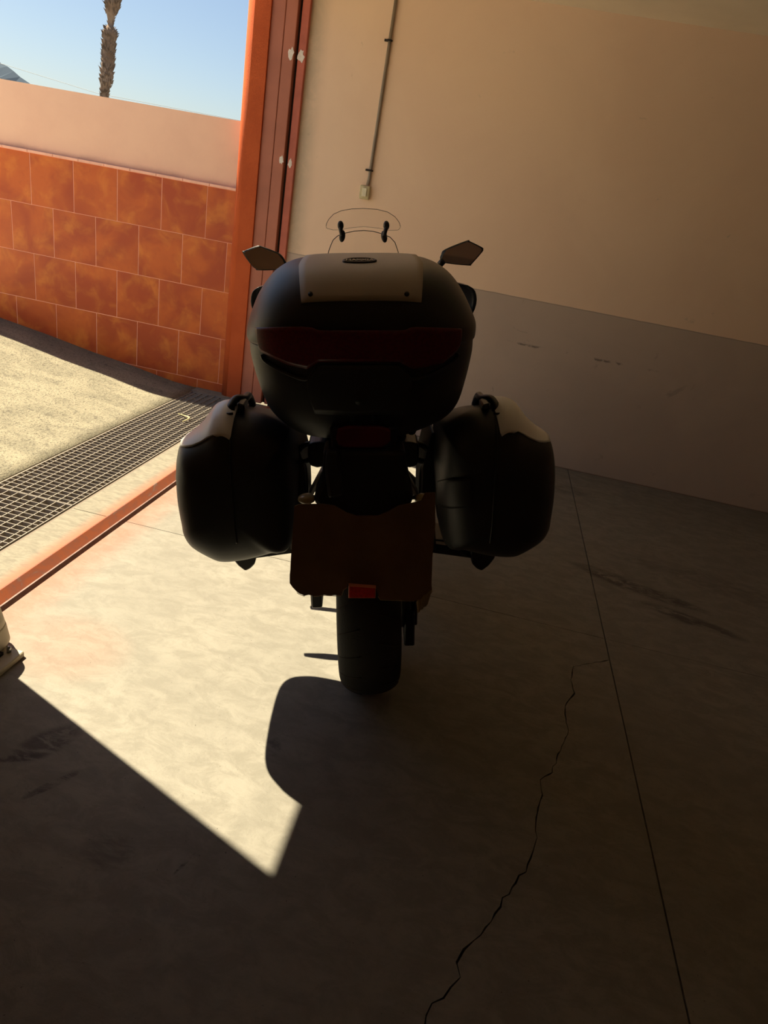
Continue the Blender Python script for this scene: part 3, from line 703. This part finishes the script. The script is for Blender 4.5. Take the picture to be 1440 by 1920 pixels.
# grey hand-strap style side tabs between lid and base
# ---- panniers
OUT = [(550, 806), (545, 791), (518, 774), (492, 763), (464, 758), (450, 753), (440, 746), (428, 742), (412, 747), (400, 762), (387, 780), (366, 799), (345, 815), (337.5, 834), (335, 868), (337, 908), (341, 937), (346, 963), (351, 986), (367, 1008), (405, 1030), (429, 1037), (465, 1034), (500, 1026), (525, 1019), (551, 1014), (555, 960), (557, 900), (554, 846)]
YO = -.19
OL = np.array(LP(OUT, YO)); OC = np.array([(-.375), .79])
OL = OC + (OL - OC) * .985
OLs = cat(OL, 110, closed=True)
def pannier(side):
    R = []; YC, HY = -.085, .255
    for a in np.linspace(-math.pi / 2, math.pi / 2, 34):
        t = math.sin(a); t = math.copysign(abs(t) ** .9, t)
        s_ = (1 - min(abs(t), 1) ** 5.0) ** (1 / 3.2) if abs(t) < .9999 else .02
        if t > 0: s_ = s_ * (1 - .06 * t)
        s_ = max(s_, .02)
        ring = [(side * -1 * (OC[0] + (p[0] - OC[0]) * s_), YC + HY * t, OC[1] + (p[1] - OC[1]) * s_) for p in OLs]
        u_ = max(0, (t + .55) / 1.55)
        ring = [(p[0], p[1], p[2] - .10 * u_ * max(0, (p[2] - .80) / .26)) for p in ring]
        R.append(ring)
    o = rings('pannier', R, mblk, bike, True)
    fl = side > 0; T = bvh(o)
    # silver trim on the rear face and along the upper outer edge
    gp = [(344.5, 815), (366, 806), (388, 797), (405, 790.5), (428, 789), (439, 786), (446, 775), (450.5, 761)]
    tp = [(344.5, 813.5), (366, 797), (387, 779), (399, 761), (411, 746), (426, 741), (440, 748), (450.5, 756)]
    H = []
    for ks, m1, m0 in ((5, 5.2, 7.6), (5.5, 5.0, 8.2), (6, 5.0, 9.2), (6.6, 5.0, 10.2), (7.2, 5.0, 11.0), (8, 5.0, 11.6), (9, 5.0, 12.0), (10, 5.0, 12.0), (11, 5.0, 12.0), (13, 5.0, 12.0), (16, 5.4, 12.0), (19, 6, 11.8), (22, 6.5, 11.6), (25, 7, 11.2), (28, 7.5, 10.6)):
        row = []; k0 = int(ks); fk = ks - k0
        for m_ in np.linspace(m1, m0, 26):
            ii = m_ * 110 / len(OUT); i_ = int(ii); fi = ii - i_
            pa = (np.array(R[k0][i_]) * (1 - fi) + np.array(R[k0][i_ + 1]) * fi); pb_ = (np.array(R[k0 + 1][i_]) * (1 - fi) + np.array(R[k0 + 1][i_ + 1]) * fi)
            p = Vector(pa * (1 - fk) + pb_ * fk); q, nn_, _, _ = T.find_nearest(p); row.append((p, nn_))
        H.append(row)
    grid_patch('trim_plate', H, msilver, o, .0045)
    fx = (lambda x: 2 * 681.5 - x) if fl else (lambda x: x)
    for (x, y) in ((436, 762), (429.5, 778.5)):
        d = Vector(BM @ pray(fx(x), y)).normalized(); h_, n_, _, _ = T.ray_cast(o_, d)
        if h_ is not None:
            n2 = n_; ring1 = []
            tube('trim_slot', [h_ + Vector((side * -.008, 0, 0)) + n2 * .0062, h_ + Vector((side * .008, 0, 0)) + n2 * .0062], .0034, mblk2, o, 8)
    # carrying handle on top
    hp = [fx(441), fx(447), fx(458), fx(463)]; zt = [748, 745, 750, 760]
    A = [L(a, b, -.18) for a, b in zip(hp, zt)]
    P = [(A[0][0], -.25, A[0][1] - .014), (A[0][0], -.24, A[0][1] - .002), (A[1][0], -.21, A[1][1] + .004), (A[2][0], -.17, A[2][1] + .002), (A[2][0], -.11, A[2][1] - .006), (A[2][0], -.06, A[2][1] - .045)]
    tube('carry_handle', P, .0105, mblk2, o, 10, 26)
    hb = [L(fx(a), b, -.21) for a, b in ((450, 748), (462, 752), (464, 762), (451, 762))]
    prism('handle_mount', hb, -.25, -.19, mblk2, o, 'y', .003)
    # vertical rib
    surf_line('seam_rib', [(fx(433), 796), (fx(432), 830), (fx(433), 880), (fx(437), 940), (fx(440), 985), (fx(444), 1018)], T, .0028, mblk2, o, .001, 40)
    # foot under the case
    ft = LP([(fx(437), 1022), (fx(439), 1036), (fx(450), 1050), (fx(463), 1060), (fx(472), 1056), (fx(481), 1047), (fx(484), 1030), (fx(483), 1010)], -.02)
    prism('case_foot', ft, -.06, .04, mblk2, o, 'y', .004)
    # mounting plate between case and bike, and lower edge shelf
    lo = LP([(fx(551), 800), (fx(556), 800), (fx(574), 868), (fx(577), 926), (fx(577), 1020), (fx(500), 1024), (fx(548), 1014), (fx(552), 960)], -.02)
    prism('mounting_plate', [lo[0], lo[1], lo[2], lo[3], lo[4], lo[6], lo[7]], -.08, .14, mblk2, o, 'y', .003)
    shelf = LP([(fx(484), 1030), (fx(578), 1017), (fx(578), 1000), (fx(520), 1008)], .0)
    prism('lower_bracket', shelf, -.06, .10, mblk2, o, 'y')
    if fl:
        px_patch('latch_recess_lip', [(820, 903), (830, 899), (848, 896.5), (884, 897.5)], [(820, 945), (830, 950), (848, 953), (884, 950)], T, mblk, o, 16, 10, .004)
    return o
pl_ = pannier(-1); pr_ = pannier(1)

# ---- wheels
def wheel(yc, rad, hw, name):
    pr = []
    for t in np.linspace(-1, 1, 25):
        a = t * math.radians(100); pr.append((hw * math.sin(a) if abs(a) < math.pi / 2 else math.copysign(hw, a) * (1 - .12 * (abs(a) - math.pi / 2)), rad - hw * .62 * (1 - math.cos(a)) ))
    pr += [(hw * .72, rad - hw * 1.02), (hw * .62, rad - hw * 1.06), (-hw * .62, rad - hw * 1.06), (-hw * .72, rad - hw * 1.02)]
    w_ = lathe_x(name, pr, yc, rad, mtyre, bike, 96)
    rr = rad - hw * 1.06
    lathe_x('rim', [(-hw * .66, rr + .008), (-hw * .62, rr - .016), (-hw * .2, rr - .024), (hw * .2, rr - .024), (hw * .62, rr - .016), (hw * .66, rr + .008)], yc, rad, mrim, w_, 64)
    lathe_x('hub', [(-.05, .012), (-.05, .034), (-.03, .042), (.03, .042), (.05, .034), (.05, .012)], yc, rad, mrim, w_, 32)
    for k in range(10):
        a = k / 10 * 2 * math.pi; c_, s_ = math.cos(a), math.sin(a); b_ = a + .09 * (1 if k % 2 else -1)
        tube('spoke', [(0, yc + .038 * c_, rad + .038 * s_), (0, yc + rr * .55 * math.cos((a + b_) / 2), rad + rr * .55 * math.sin((a + b_) / 2)), (0, yc + (rr - .018) * math.cos(b_), rad + (rr - .018) * math.sin(b_))], .011, mrim, w_, 8)
    return w_
rw = wheel(0, .32, .0985, 'rear_tyre'); fw = wheel(1.56, .30, .060, 'front_tyre')
# tread grooves on the rear tyre
for k in range(44):
    a = k / 44 * 2 * math.pi; side = 1 if k % 2 else -1; P = []
    for t in np.linspace(.18, .80, 6):
        aa = t * math.radians(88); x = side * .0985 * math.sin(aa); r_ = .32 - .0985 * .62 * (1 - math.cos(aa)) + .0004; b_ = a + t * .16
        P.append((x, r_ * math.cos(b_), .32 + r_ * math.sin(b_)))
    tube('tread_groove', P, .0022, mdark, rw, 5, 8)
for sx, yc, rr_, w_ in ((-.085, 0, .12, rw), (.085, 1.56, .155, fw), (-.085, 1.56, .155, fw)):
    lathe_x('brake_disc', [(sx - .003, rr_ * .62), (sx - .003, rr_), (sx + .003, rr_), (sx + .003, rr_ * .62)], yc, .32 if yc == 0 else .30, mmetal, w_, 56)
lathe_x('sprocket', [(.098, .04), (.098, .098), (.104, .098), (.104, .04)], 0, .32, mframe, rw, 44)
tube('axle', [(-.108, 0, .32), (.158, 0, .32)], .014, mmetal, bike, 16)
tube('axle', [(-.09, 1.56, .30), (.09, 1.56, .30)], .012, mmetal, bike, 16)
# swingarm
swa = prism('swingarm', [(-.055, .312), (-.055, .40), (.05, .41), (.30, .45), (.52, .47), (.52, .39), (.25, .33), (.06, .31)], -.192, -.155, mframe, bike, 'x', .006)
prism('arm', [(-.06, .235), (-.06, .372), (.05, .385), (.30, .44), (.52, .47), (.52, .37), (.25, .30), (.06, .235)], .112, .142, mframe, swa, 'x', .006)
box('cross_piece', -.19, .14, .40, .50, .37, .46, mframe, swa, .01)
ca = prism('chain_adjuster', [(-.085, .175), (-.085, .30), (.06, .31), (.06, .175)], .118, .152, mframe, bike, 'x', .004)
box('adjuster_plate', .150, .163, -.05, .05, .235, .40, mframe, ca, .003, 1)
br = lathe_x('chain', [(.106, .093), (.106, .103), (.116, .103), (.116, .093)], 0, .32, mframe, bike, 48)
box('chain_run', .106, .116, 0, .50, .415, .427, mframe, br); box('chain_run', .106, .116, 0, .50, .215, .227, mframe, br)
prism('chain_guard', [(-.12, .42), (-.10, .445), (.1, .465), (.40, .475), (.40, .45), (.1, .44), (-.10, .42)], .104, .128, mblk2, bike, 'x', .002)
box('brake_caliper', -.125, -.075, .10, .19, .36, .44, mframe, bike, .01)
# hugger
R = []
for a in np.linspace(math.radians(20), math.radians(118), 18):
    R.append([(x, .345 * math.cos(math.pi - a) * 1.0 + .02, .32 + .345 * math.sin(a) - abs(x) ** 2 * 3) for x in np.linspace(-.105, .105, 9)])
    R[-1] += [(x, .338 * math.cos(math.pi - a) + .02, .32 + .338 * math.sin(a) - abs(x) ** 2 * 3) for x in np.linspace(.105, -.105, 9)]
R = [[(p[0], -p[1] + .04, p[2]) for p in r_] for r_ in R]
hg = rings('inner_mudguard', R, mblk2, bike)

# ---- tail, rack, plate bracket
loftz('tail_fairing', [(.875, 0, .055, -.16, .30), (.92, 0, .085, -.24, .36), (.97, 0, .11, -.33, .40), (1.0, 0, .115, -.36, .40), (1.02, 0, .10, -.34, .38)], mblk, bike, 3, 48, 20)
tl = LP([(631, 806), (640, 801), (655, 798), (710, 798), (724, 801), (733, 806), (734, 826), (726, 834), (716, 840), (643, 840), (633, 834), (629, 822)], -.38)
tlo = prism('tail_light', tl, -.385, -.33, mred2, bike, 'y', .006, 2)
hs = LP([(618, 802), (745, 802), (742, 842), (712, 848), (650, 848), (622, 842)], -.37); prism('lamp_housing', hs, -.372, -.30, mblk2, tlo, 'y', .004)
rk = tube('luggage_rack', [(-.115, -.32, 1.01), (-.12, -.1, 1.035), (-.12, .14, 1.03), (-.10, .3, .99)], .012, mframe, bike, 10, 20)
tube('rail', [(.115, -.32, 1.01), (.12, -.1, 1.035), (.12, .14, 1.03), (.10, .3, .99)], .012, mframe, rk, 10, 20)
box('carrier_plate', -.13, .13, -.30, .02, 1.018, 1.030, mblk2, rk, .004, 1)
# bracket blocks with the tube loops that carry the panniers
for sd in (-1, 1):
    fx = (lambda x: 2 * 681.5 - x) if sd > 0 else (lambda x: x)
    bl = LP([(fx(579), 826), (fx(586), 822), (fx(604), 820), (fx(613), 826), (fx(612), 866), (fx(596), 869), (fx(583), 865), (fx(579), 850)], -.06)
    pf = prism('pannier_frame', bl, -.10, .0, mframe, bike, 'y', .006, 2)
    q = [L(fx(a), b, -.06) for a, b in ((583, 831), (571, 835), (562, 842), (557, 852), (560, 862), (573, 864), (585, 860))]
    tube('tube_loop', [(a, -.06, b) for a, b in q], .0085, mframe, pf, 10, 30)
    q = [L(fx(a), b, -.03) for a, b in ((563, 858), (571, 880), (573, 930), (573, 1000), (560, 1012), (500, 1020))]
    tube('frame_tube', [(a, -.03, b) for a, b in q], .0085, mframe, pf, 10, 40)
    st_ = LP([(fx(604), 878), (fx(609), 884), (fx(586), 928), (fx(578), 927)], -.02)
    prism('peg_hanger', st_, -.04, .02, malu, bike, 'y', .003)
    a_ = L(fx(604), 860, .05); tube('frame_strut', [(a_[0], .05, a_[1]), (sd * .11, .2, .93)], .012, mframe, pf, 8)
pb = LP([(607, 836), (758, 836), (765, 880), (774, 922), (768, 940), (748, 947), (728, 960), (708, 968), (668, 968), (648, 960), (628, 946), (598, 940), (588, 928), (605, 890)], -.36)
plb = prism('plate_bracket', pb, -.40, -.30, mblk2, bike, 'y', .012, 2)
sp = LP([(612, 842), (637, 842), (644, 925), (616, 930), (610, 880)], -.39); prism('side_rib', sp, -.412, -.38, mblk, plb, 'y', .008, 2)
for sd in (-1, 1):
    fx = (lambda x: 2 * 684.5 - x) if sd > 0 else (lambda x: x)
    c_ = L(fx(575), 935, -.385); R = []
    for t, s_ in ((-1, .35), (-.8, .75), (-.3, 1), (.3, 1), (.8, .8), (1, .4)):
        R.append([(c_[0] + .022 * s_ * math.cos(a), -.385 + .018 * t, c_[1] + .0125 * s_ * math.sin(a)) for a in np.linspace(0, 2 * math.pi, 24, endpoint=False)])
    ts = rings('turn_signal', R, mamber, bike)
    e_ = L(fx(606), 938, -.37); tube('stalk', [(c_[0] - sd * .015, -.375, c_[1]), (e_[0] * .6, -.36, e_[1])], .006, mblk2, ts, 8)
ho = LP([(648, 1099), (707, 1102), (706, 1124), (650, 1124)], -.40)
bp_ = prism('reflector_bracket', [ (-.02, .70), (.02, .70), (.026, ho[3][1] + .005), (-.03, ho[3][1] + .005)], -.405, -.397, mblk2, bike, 'y')
rf = LP([(653.5, 1097.5), (705, 1101.5), (703.8, 1121), (653.2, 1121)], -.435)
rb_ = prism('plate_reflector', rf, -.437, -.405, mredb, bike, 'y', .001)
c_ = np.mean(np.array(rf), 0); rf2 = [tuple(c_ + (np.array(p) - c_) * np.array([.955, .90])) for p in rf]
prism('reflector_face', rf2, -.4385, -.43, mred3, rb_, 'y', .0008)

# ---- seat, tank, engine, frame, fork, fairing
loftz('seat', [(.845, 0, .10, -.02, .78), (.87, 0, .135, -.05, .80), (.90, 0, .15, -.06, .78), (.925, 0, .14, -.05, .52), (.94, 0, .11, -.02, .30)], mseat, bike, 3.5, 64, 24)
loftz('fuel_tank', [(.80, 0, .10, .62, 1.02), (.86, 0, .16, .60, 1.08), (.95, 0, .20, .62, 1.12), (1.03, 0, .19, .66, 1.10), (1.08, 0, .14, .72, 1.05), (1.095, 0, .06, .80, .95)], mpaint, bike, 2.6, 64, 30)
eng = loftz('engine', [(.22, 0, .08, .55, .85), (.26, 0, .14, .48, .95), (.38, 0, .165, .46, 1.0), (.50, 0, .15, .48, 1.02), (.60, 0, .12, .60, 1.02), (.70, 0, .11, .66, 1.0)], mframe, bike, 4, 56, 26)
for k in range(5): box('cooling_fin', -.125, .125, .60, 1.03, .52 + .035 * k, .526 + .035 * k, mrim, eng)
for sd in (-1, 1):
    tube('engine_cover', [(sd * .14, .62, .36), (sd * .168, .62, .36)], .075, mrim, eng, 28)
fr_ = tube('frame', [(-.10, .42, .40), (-.12, .45, .62), (-.13, .60, .84), (-.08, 1.0, 1.0), (-.03, 1.12, 1.08)], .018, mframe, bike, 10, 30)
tube('rail', [(.10, .42, .40), (.12, .45, .62), (.13, .60, .84), (.08, 1.0, 1.0), (.03, 1.12, 1.08)], .018, mframe, fr_, 10, 30)
for sd in (-1, 1): tube('subframe_rail', [(sd * .12, .45, .62), (sd * .11, .2, .80), (sd * .10, -.1, .93), (sd * .09, -.3, .99)], .013, mframe, fr_, 10, 24)
tube('head_tube', [(0, 1.11, 1.10), (0, 1.17, .93)], .032, mframe, fr_, 20)
ex = tube('exhaust', [(0.05, 1.03, .55), (.06, 1.12, .40), (.05, 1.02, .22), (.08, .75, .17), (.13, .45, .26), (.155, .27, .41)], .022, mrim, bike, 12, 40)
tube('muffler', [(.155, .30, .40), (.165, .22, .45), (.170, .06, .53), (.172, -.02, .56)], .045, mframe, ex, 20, 16, rs=[.03, .045, .045, .04])
tube('shock_absorber', [(0, .40, .45), (0, .30, .80)], .032, mframe, bike, 16)
for sd in (-1, 1):
    pg = tube('foot_peg', [(sd * .20, .54, .50), (sd * .385, .53, .515)], .014, mblk2, bike, 10)
    tube('peg_arm', [(sd * .12, .44, .47), (sd * .21, .54, .50)], .012, mframe, pg, 8)
for sd in (-1, 1):
    pg = tube('passenger_peg', [(sd * .20, .27, .60), (sd * .30, .262, .612), (sd * .42, .25, .622)], .014, mblk2, bike, 10, 10, rs=[.012, .016, .018, .010])
    tube('peg_arm', [(sd * .12, .36, .66), (sd * .205, .27, .60)], .011, mframe, pg, 8)
ss = tube('side_stand', [(-.12, .60, .30), (-.295, .73, .062)], .014, mframe, bike, 10)
box('stand_foot', -.325, -.270, .70, .76, .050, .062, mframe, ss, .003, 1)
for sd in (-1, 1):
    fk = tube('fork_leg', [(sd * .095, 1.57, .29), (sd * .095, 1.38, .66), (sd * .095, 1.18, 1.08)], .027, mframe, bike, 14, 12, rs=[.03, .03, .024, .024])
    box('front_caliper', sd * .095 - .02, sd * .095 + .02, 1.43, 1.49, .32, .42, mframe, fk, .008)
box('fork_clamp', -.13, .13, 1.15, 1.21, 1.04, 1.075, mframe, bike, .01)
R = []
for a in np.linspace(math.radians(30), math.radians(160), 18):
    R.append([(x, 1.56 + .325 * math.cos(a), .30 + .325 * math.sin(a) - x * x * 4) for x in np.linspace(-.075, .075, 9)] + [(x, 1.56 + .318 * math.cos(a), .30 + .318 * math.sin(a) - x * x * 4) for x in np.linspace(.075, -.075, 9)])
rings('front_mudguard', R, mpaint, bike)
for sd in (-1, 1):
    R = []
    for z, xo, ya, yb in cat([(.70, .15, .70, .92), (.76, .20, .60, 1.05), (.84, .235, .56, 1.14), (.92, .25, .60, 1.20), (1.02, .24, .72, 1.28), (1.12, .20, .92, 1.32), (1.20, .14, 1.08, 1.33)], 22):
        out_ = [(sd * (xo - .05 * abs(t) ** 2.2), (ya + yb) / 2 + (yb - ya) / 2 * t, z) for t in np.linspace(-1, 1, 15)]
        in_ = [(sd * (xo - .012 - .05 * abs(t) ** 2.2), (ya + yb) / 2 + (yb - ya) / 2 * t * .97, z) for t in np.linspace(1, -1, 15)]
        R.append(out_ + in_)
    rings('side_fairing', R, mpaint, bike)
loftz('nose_fairing', [(.98, 0, .10, 1.16, 1.42), (1.04, 0, .16, 1.14, 1.46), (1.12, 0, .18, 1.14, 1.45), (1.20, 0, .15, 1.16, 1.40), (1.26, 0, .10, 1.18, 1.34)], mpaint, bike, 2.6, 56, 24)
hl = tube('headlight', [(0, 1.44, 1.10), (0, 1.465, 1.10)], .055, mmirror, bike, 28)
box('instrument_cluster', -.08, .08, 1.10, 1.14, 1.14, 1.24, mblk2, bike, .015)
hb_ = tube('handlebar', [(-.40, .90, 1.13), (-.26, .96, 1.15), (-.14, 1.06, 1.13), (0, 1.08, 1.12), (.14, 1.06, 1.13), (.26, .96, 1.15), (.40, .90, 1.13)], .013, mframe, bike, 10, 50)
for sd in (-1, 1):
    tube('grip', [(sd * .29, .945, 1.148), (sd * .41, .897, 1.13)], .018, mseat, hb_, 16)
    tube('bar_end', [(sd * .41, .897, 1.13), (sd * .435, .887, 1.126)], .018, mmetal, hb_, 14)
    tube('lever', [(sd * .25, 1.0, 1.14), (sd * .33, 1.02, 1.13), (sd * .42, .97, 1.12)], .006, mmetal, hb_, 8, 12)
    # hand guard shell
    R = []
    for z, hx_ in cat([(1.09, .04), (1.12, .075), (1.17, .09), (1.215, .08), (1.235, .05)], 12):
        c0 = .375
        R.append([(sd * (c0 + hx_ * t), 1.07 - .14 * max(0, t) ** 2 - .02 * t, z) for t in np.linspace(-1, 1, 12)] + [(sd * (c0 + (hx_ - .004) * t), 1.062 - .14 * max(0, t) ** 2 - .02 * t, z) for t in np.linspace(1, -1, 12)])
    hgd = rings('hand_guard', R, mblk2, bike)
mlp = [(455, 474), (459, 470), (482, 461.3), (492, 463), (523, 475.5), (533, 487), (536, 494), (533, 500), (520, 506), (484, 507), (479, 504), (471, 497)]
mrp = [(826, 485), (828, 478), (835, 468), (876, 451.5), (882, 453), (904, 464), (906, 468), (904, 473), (884, 496), (881, 498), (850, 495.5), (832, 492)]
for nm_, pts_, stem in (('L', mlp, [(536, 500), (545, 507), (556, 520)]), ('R', mrp, [(831, 489), (824, 497), (812, 510)])):
    q = LP(pts_, 1.0); c_ = np.mean(np.array(q), 0)
    R = []
    for s_, y_ in ((1.0, 1.0), (1.015, 1.008), (1.0, 1.02), (.85, 1.045), (.5, 1.06)):
        R.append([(c_[0] + (p[0] - c_[0]) * s_, y_, c_[1] + (p[1] - c_[1]) * s_) for p in cat(q, 60, closed=True)])
    mo = rings('mirror', R, mblk2, bike)
    q2 = [tuple(c_ + (np.array(p) - c_) * .93) for p in q]
    sd = -1 if nm_ == 'L' else 1
    gl = prism('mirror_glass', [(p[0] - c_[0], p[1] - c_[1]) for p in q2], -.001, .001, mmirror, mo, 'y'); gl.location = (c_[0], .9985, c_[1])
    if sd < 0: gl.rotation_euler = (math.radians(-7), 0, 0); gl.location = (c_[0], .994, c_[1])
    P = [(L(a, b, 1.02)[0], 1.02, L(a, b, 1.02)[1]) for a, b in stem] + [(sd * .30, .98, 1.16)]
    tube('mirror_stem', P, .0085, mblk2, mo, 10, 16)
    tube('mirror_joint', [P[0], P[1]], .014, mblk2, mo, 12)

# ---- windscreen and clip-on deflector
def screen(name, top, bot, Y0, cx, curve, rake, m, parent, z0, nr=16, nc=44, th=.004, rim=None):
    xs_ = np.linspace(top[0][0], top[-1][0], nc); ta, ba = np.array(top), np.array(bot); F_ = []; B_ = []
    for i in range(nr):
        fr_r, br_r = [], []
        for x in xs_:
            zt = np.interp(x, ta[:, 0], ta[:, 1]); zb = np.interp(x, ba[:, 0], ba[:, 1]); z = zt + (zb - zt) * i / (nr - 1)
            y = Y0 - curve * (x - cx) ** 2 - rake * (z - z0)
            fr_r.append((x, y, z)); br_r.append((x, y + th, z))
        F_.append(fr_r); B_.append(br_r)
    V = [p for r_ in F_ for p in r_] + [p for r_ in B_ for p in r_]; N_ = nr * nc; F = []
    for i in range(nr - 1):
        for j in range(nc - 1):
            a = i * nc + j; F.append((a, a + 1, a + nc + 1, a + nc)); F.append((N_ + a, N_ + a + nc, N_ + a + nc + 1, N_ + a + 1))
    e = [(0, j) for j in range(nc)] + [(i, nc - 1) for i in range(1, nr)] + [(nr - 1, j) for j in range(nc - 2, -1, -1)] + [(i, 0) for i in range(nr - 2, 0, -1)]
    for k in range(len(e)):
        a = e[k][0] * nc + e[k][1]; b = e[(k + 1) % len(e)]; b = b[0] * nc + b[1]; F.append((a, b, N_ + b, N_ + a))
    o = pyd(name, V, F, m, parent, False)
    if rim:
        tube('edge', [(p[0], p[1] + th / 2, p[2]) for p in (F_[0])], rim, mblk2, o, 6)
    return o, F_
wt = LP([(614.4, 483), (616, 472), (619, 463), (624.4, 450), (633.3, 442), (647.8, 437), (664.4, 433.6), (682, 432.4), (700, 434.2), (715.6, 438.4), (731, 444.6), (740, 454.4), (744.4, 467.8), (747, 476), (748.6, 485)], 1.10)
wt = [(x + 1e-4 * i, z) for i, (x, z) in enumerate(wt)]
ws, WF = screen('windscreen', wt, [(wt[0][0], wt[0][1] - .12), (0, 1.22), (wt[-1][0], wt[-1][1] - .12)], 1.12, 0, 1.6, .0, mglass, bike, 1.44, 16, 90, rim=.0016)
dtp = LP([(611.6, 424), (612.5, 419), (616.7, 411), (625.6, 401.5), (640, 395), (660, 391.6), (682, 390.8), (706.7, 392.5), (726.7, 397.5), (740, 406), (747, 415), (750, 421), (750.4, 425)], 1.08)
dbt = LP([(611.6, 425), (613.3, 428), (624.4, 431), (640, 431), (655.6, 427.5), (682, 425), (711, 428), (731, 432), (746.7, 431), (749.6, 427), (750.4, 426)], 1.08)
df, DF = screen('wind_deflector', dtp, dbt, 1.09, 0, 1.4, .1, mglass, bike, 1.48, 12, 90, rim=.0011)
tube('edge', [(p[0], p[1] + .002, p[2]) for p in DF[-1]], .0007, mblk2, df, 6)
for x1, y1, x2, y2, tl_ in ((638.5, 423, 641.5, 443, .12), (724.5, 423, 720.5, 444, -.12)):
    A, B = L(x1, y1, 1.06), L(x2, y2, 1.06)
    def pod(name, c_, rx, rz, yy, ti, parent):
        rx *= 1.22
        R = []
        for s_, o__ in ((.5, -.012), (.85, -.009), (1, -.003), (1, .006), (.7, .010)):
            R.append([(c_[0] + rx * s_ * math.cos(t) - ti * rz * s_ * math.sin(t), yy + o__, c_[1] + rz * s_ * math.sin(t)) for t in np.linspace(0, 2 * math.pi, 22, endpoint=False)])
        return rings(name, R, mblk2, parent)
    cl_ = pod('deflector_clamp', B, .0105, .0235, 1.075, -tl_, bike)
    pod('clamp_head', A, .0105, .0185, 1.070, 0, cl_)
    tube('clamp_arm', [(A[0], 1.065, A[1] - .008), (B[0] * 1.05, 1.062, (A[1] + B[1]) / 2), (B[0], 1.066, B[1] + .004)], .0085, mblk2, cl_, 10, 8)

# ---- cardboard sheet covering the number plate
cb = empty('cardboard_sheet'); cb.matrix_world = bike.matrix_world.copy()
tag(cb, 'brown torn cardboard sheet covering the number plate of the motorcycle', 'cardboard')
cpt = [(552, 950), (560, 946.5), (590, 946), (607, 946), (628, 949), (650, 962), (668, 968), (708, 968), (728, 960), (748, 949), (768, 945), (790, 940), (797, 925), (816, 924.5), (816.5, 983), (811, 1046), (809, 1098), (810, 1110), (804, 1122), (793, 1128), (779, 1126.5), (761, 1126), (738, 1125), (713, 1124), (709, 1117), (706, 1109), (704.5, 1100), (652, 1096), (650.5, 1101), (644, 1105), (641, 1113), (640, 1117.5), (628, 1116.8), (609, 1115.6), (588, 1117.7), (578, 1116), (571, 1117.5), (567, 1115.6), (561, 1113.5), (556.7, 1110.4), (549, 1102), (543, 1093.8), (544.5, 1060), (547.3, 1016.7), (550, 980)]
cq = LP(cpt, -.425)
rcb = random.Random(8); cq2 = []
for i in range(len(cq)):
    a, b = np.array(cq[i]), np.array(cq[(i + 1) % len(cq)]); k = max(1, int(np.linalg.norm(b - a) / .012))
    for j in range(k):
        p = a + (b - a) * j / k
        if 15 < i < 42: p = p + np.array([rcb.gauss(0, .0006), rcb.gauss(0, .0006)])
        cq2.append(tuple(p))
sh = prism('sheet', cq2, -.424, -.4195, mcard, cb, 'y')
# crushed corner showing the corrugation
A = np.array(L(781, 1128, -.43)); B = np.array(L(810, 1105, -.43)); Cc = np.array(L(783, 1146, -.43)); Dd = np.array(L(801, 1130, -.43))
V = []; F = []; n1 = 40
for i in range(n1 + 1):
    t = i / n1; a = A + (B - A) * t; b = Cc + (Dd - Cc) * t; w_ = .0022 * math.sin(t * math.pi * 2 * 9)
    for j in range(4):
        s_ = j / 3; p = a + (b - a) * s_; V.append((p[0], -.432 + w_ - .006 * s_, p[1] + .0018 * math.sin(17 * t + j)))
for i in range(n1):
    for j in range(3): F.append((i * 4 + j, i * 4 + j + 1, (i + 1) * 4 + j + 1, (i + 1) * 4 + j))
fl_ = pyd('torn_corner', V, F, mcardedge, cb); sm_ = fl_.modifiers.new('thick', 'SOLIDIFY'); sm_.thickness = .0012
# pale torn edge along the bottom
for seg in (((588, 1118.3), (609, 1116.3), (628, 1117.3), (639.5, 1118)), ((641, 1116), (644.5, 1105.5), (651, 1101.5)), ((709, 1118), (713, 1124.5), (738, 1125.6), (761, 1126.5), (777, 1127)), ((556.7, 1111), (561, 1114), (567, 1116.2), (571, 1118))):
    q = LP(seg, -.424); tube('torn_edge', [(a, -.4243, b) for a, b in q], .0009, mcardedge, cb, 5)
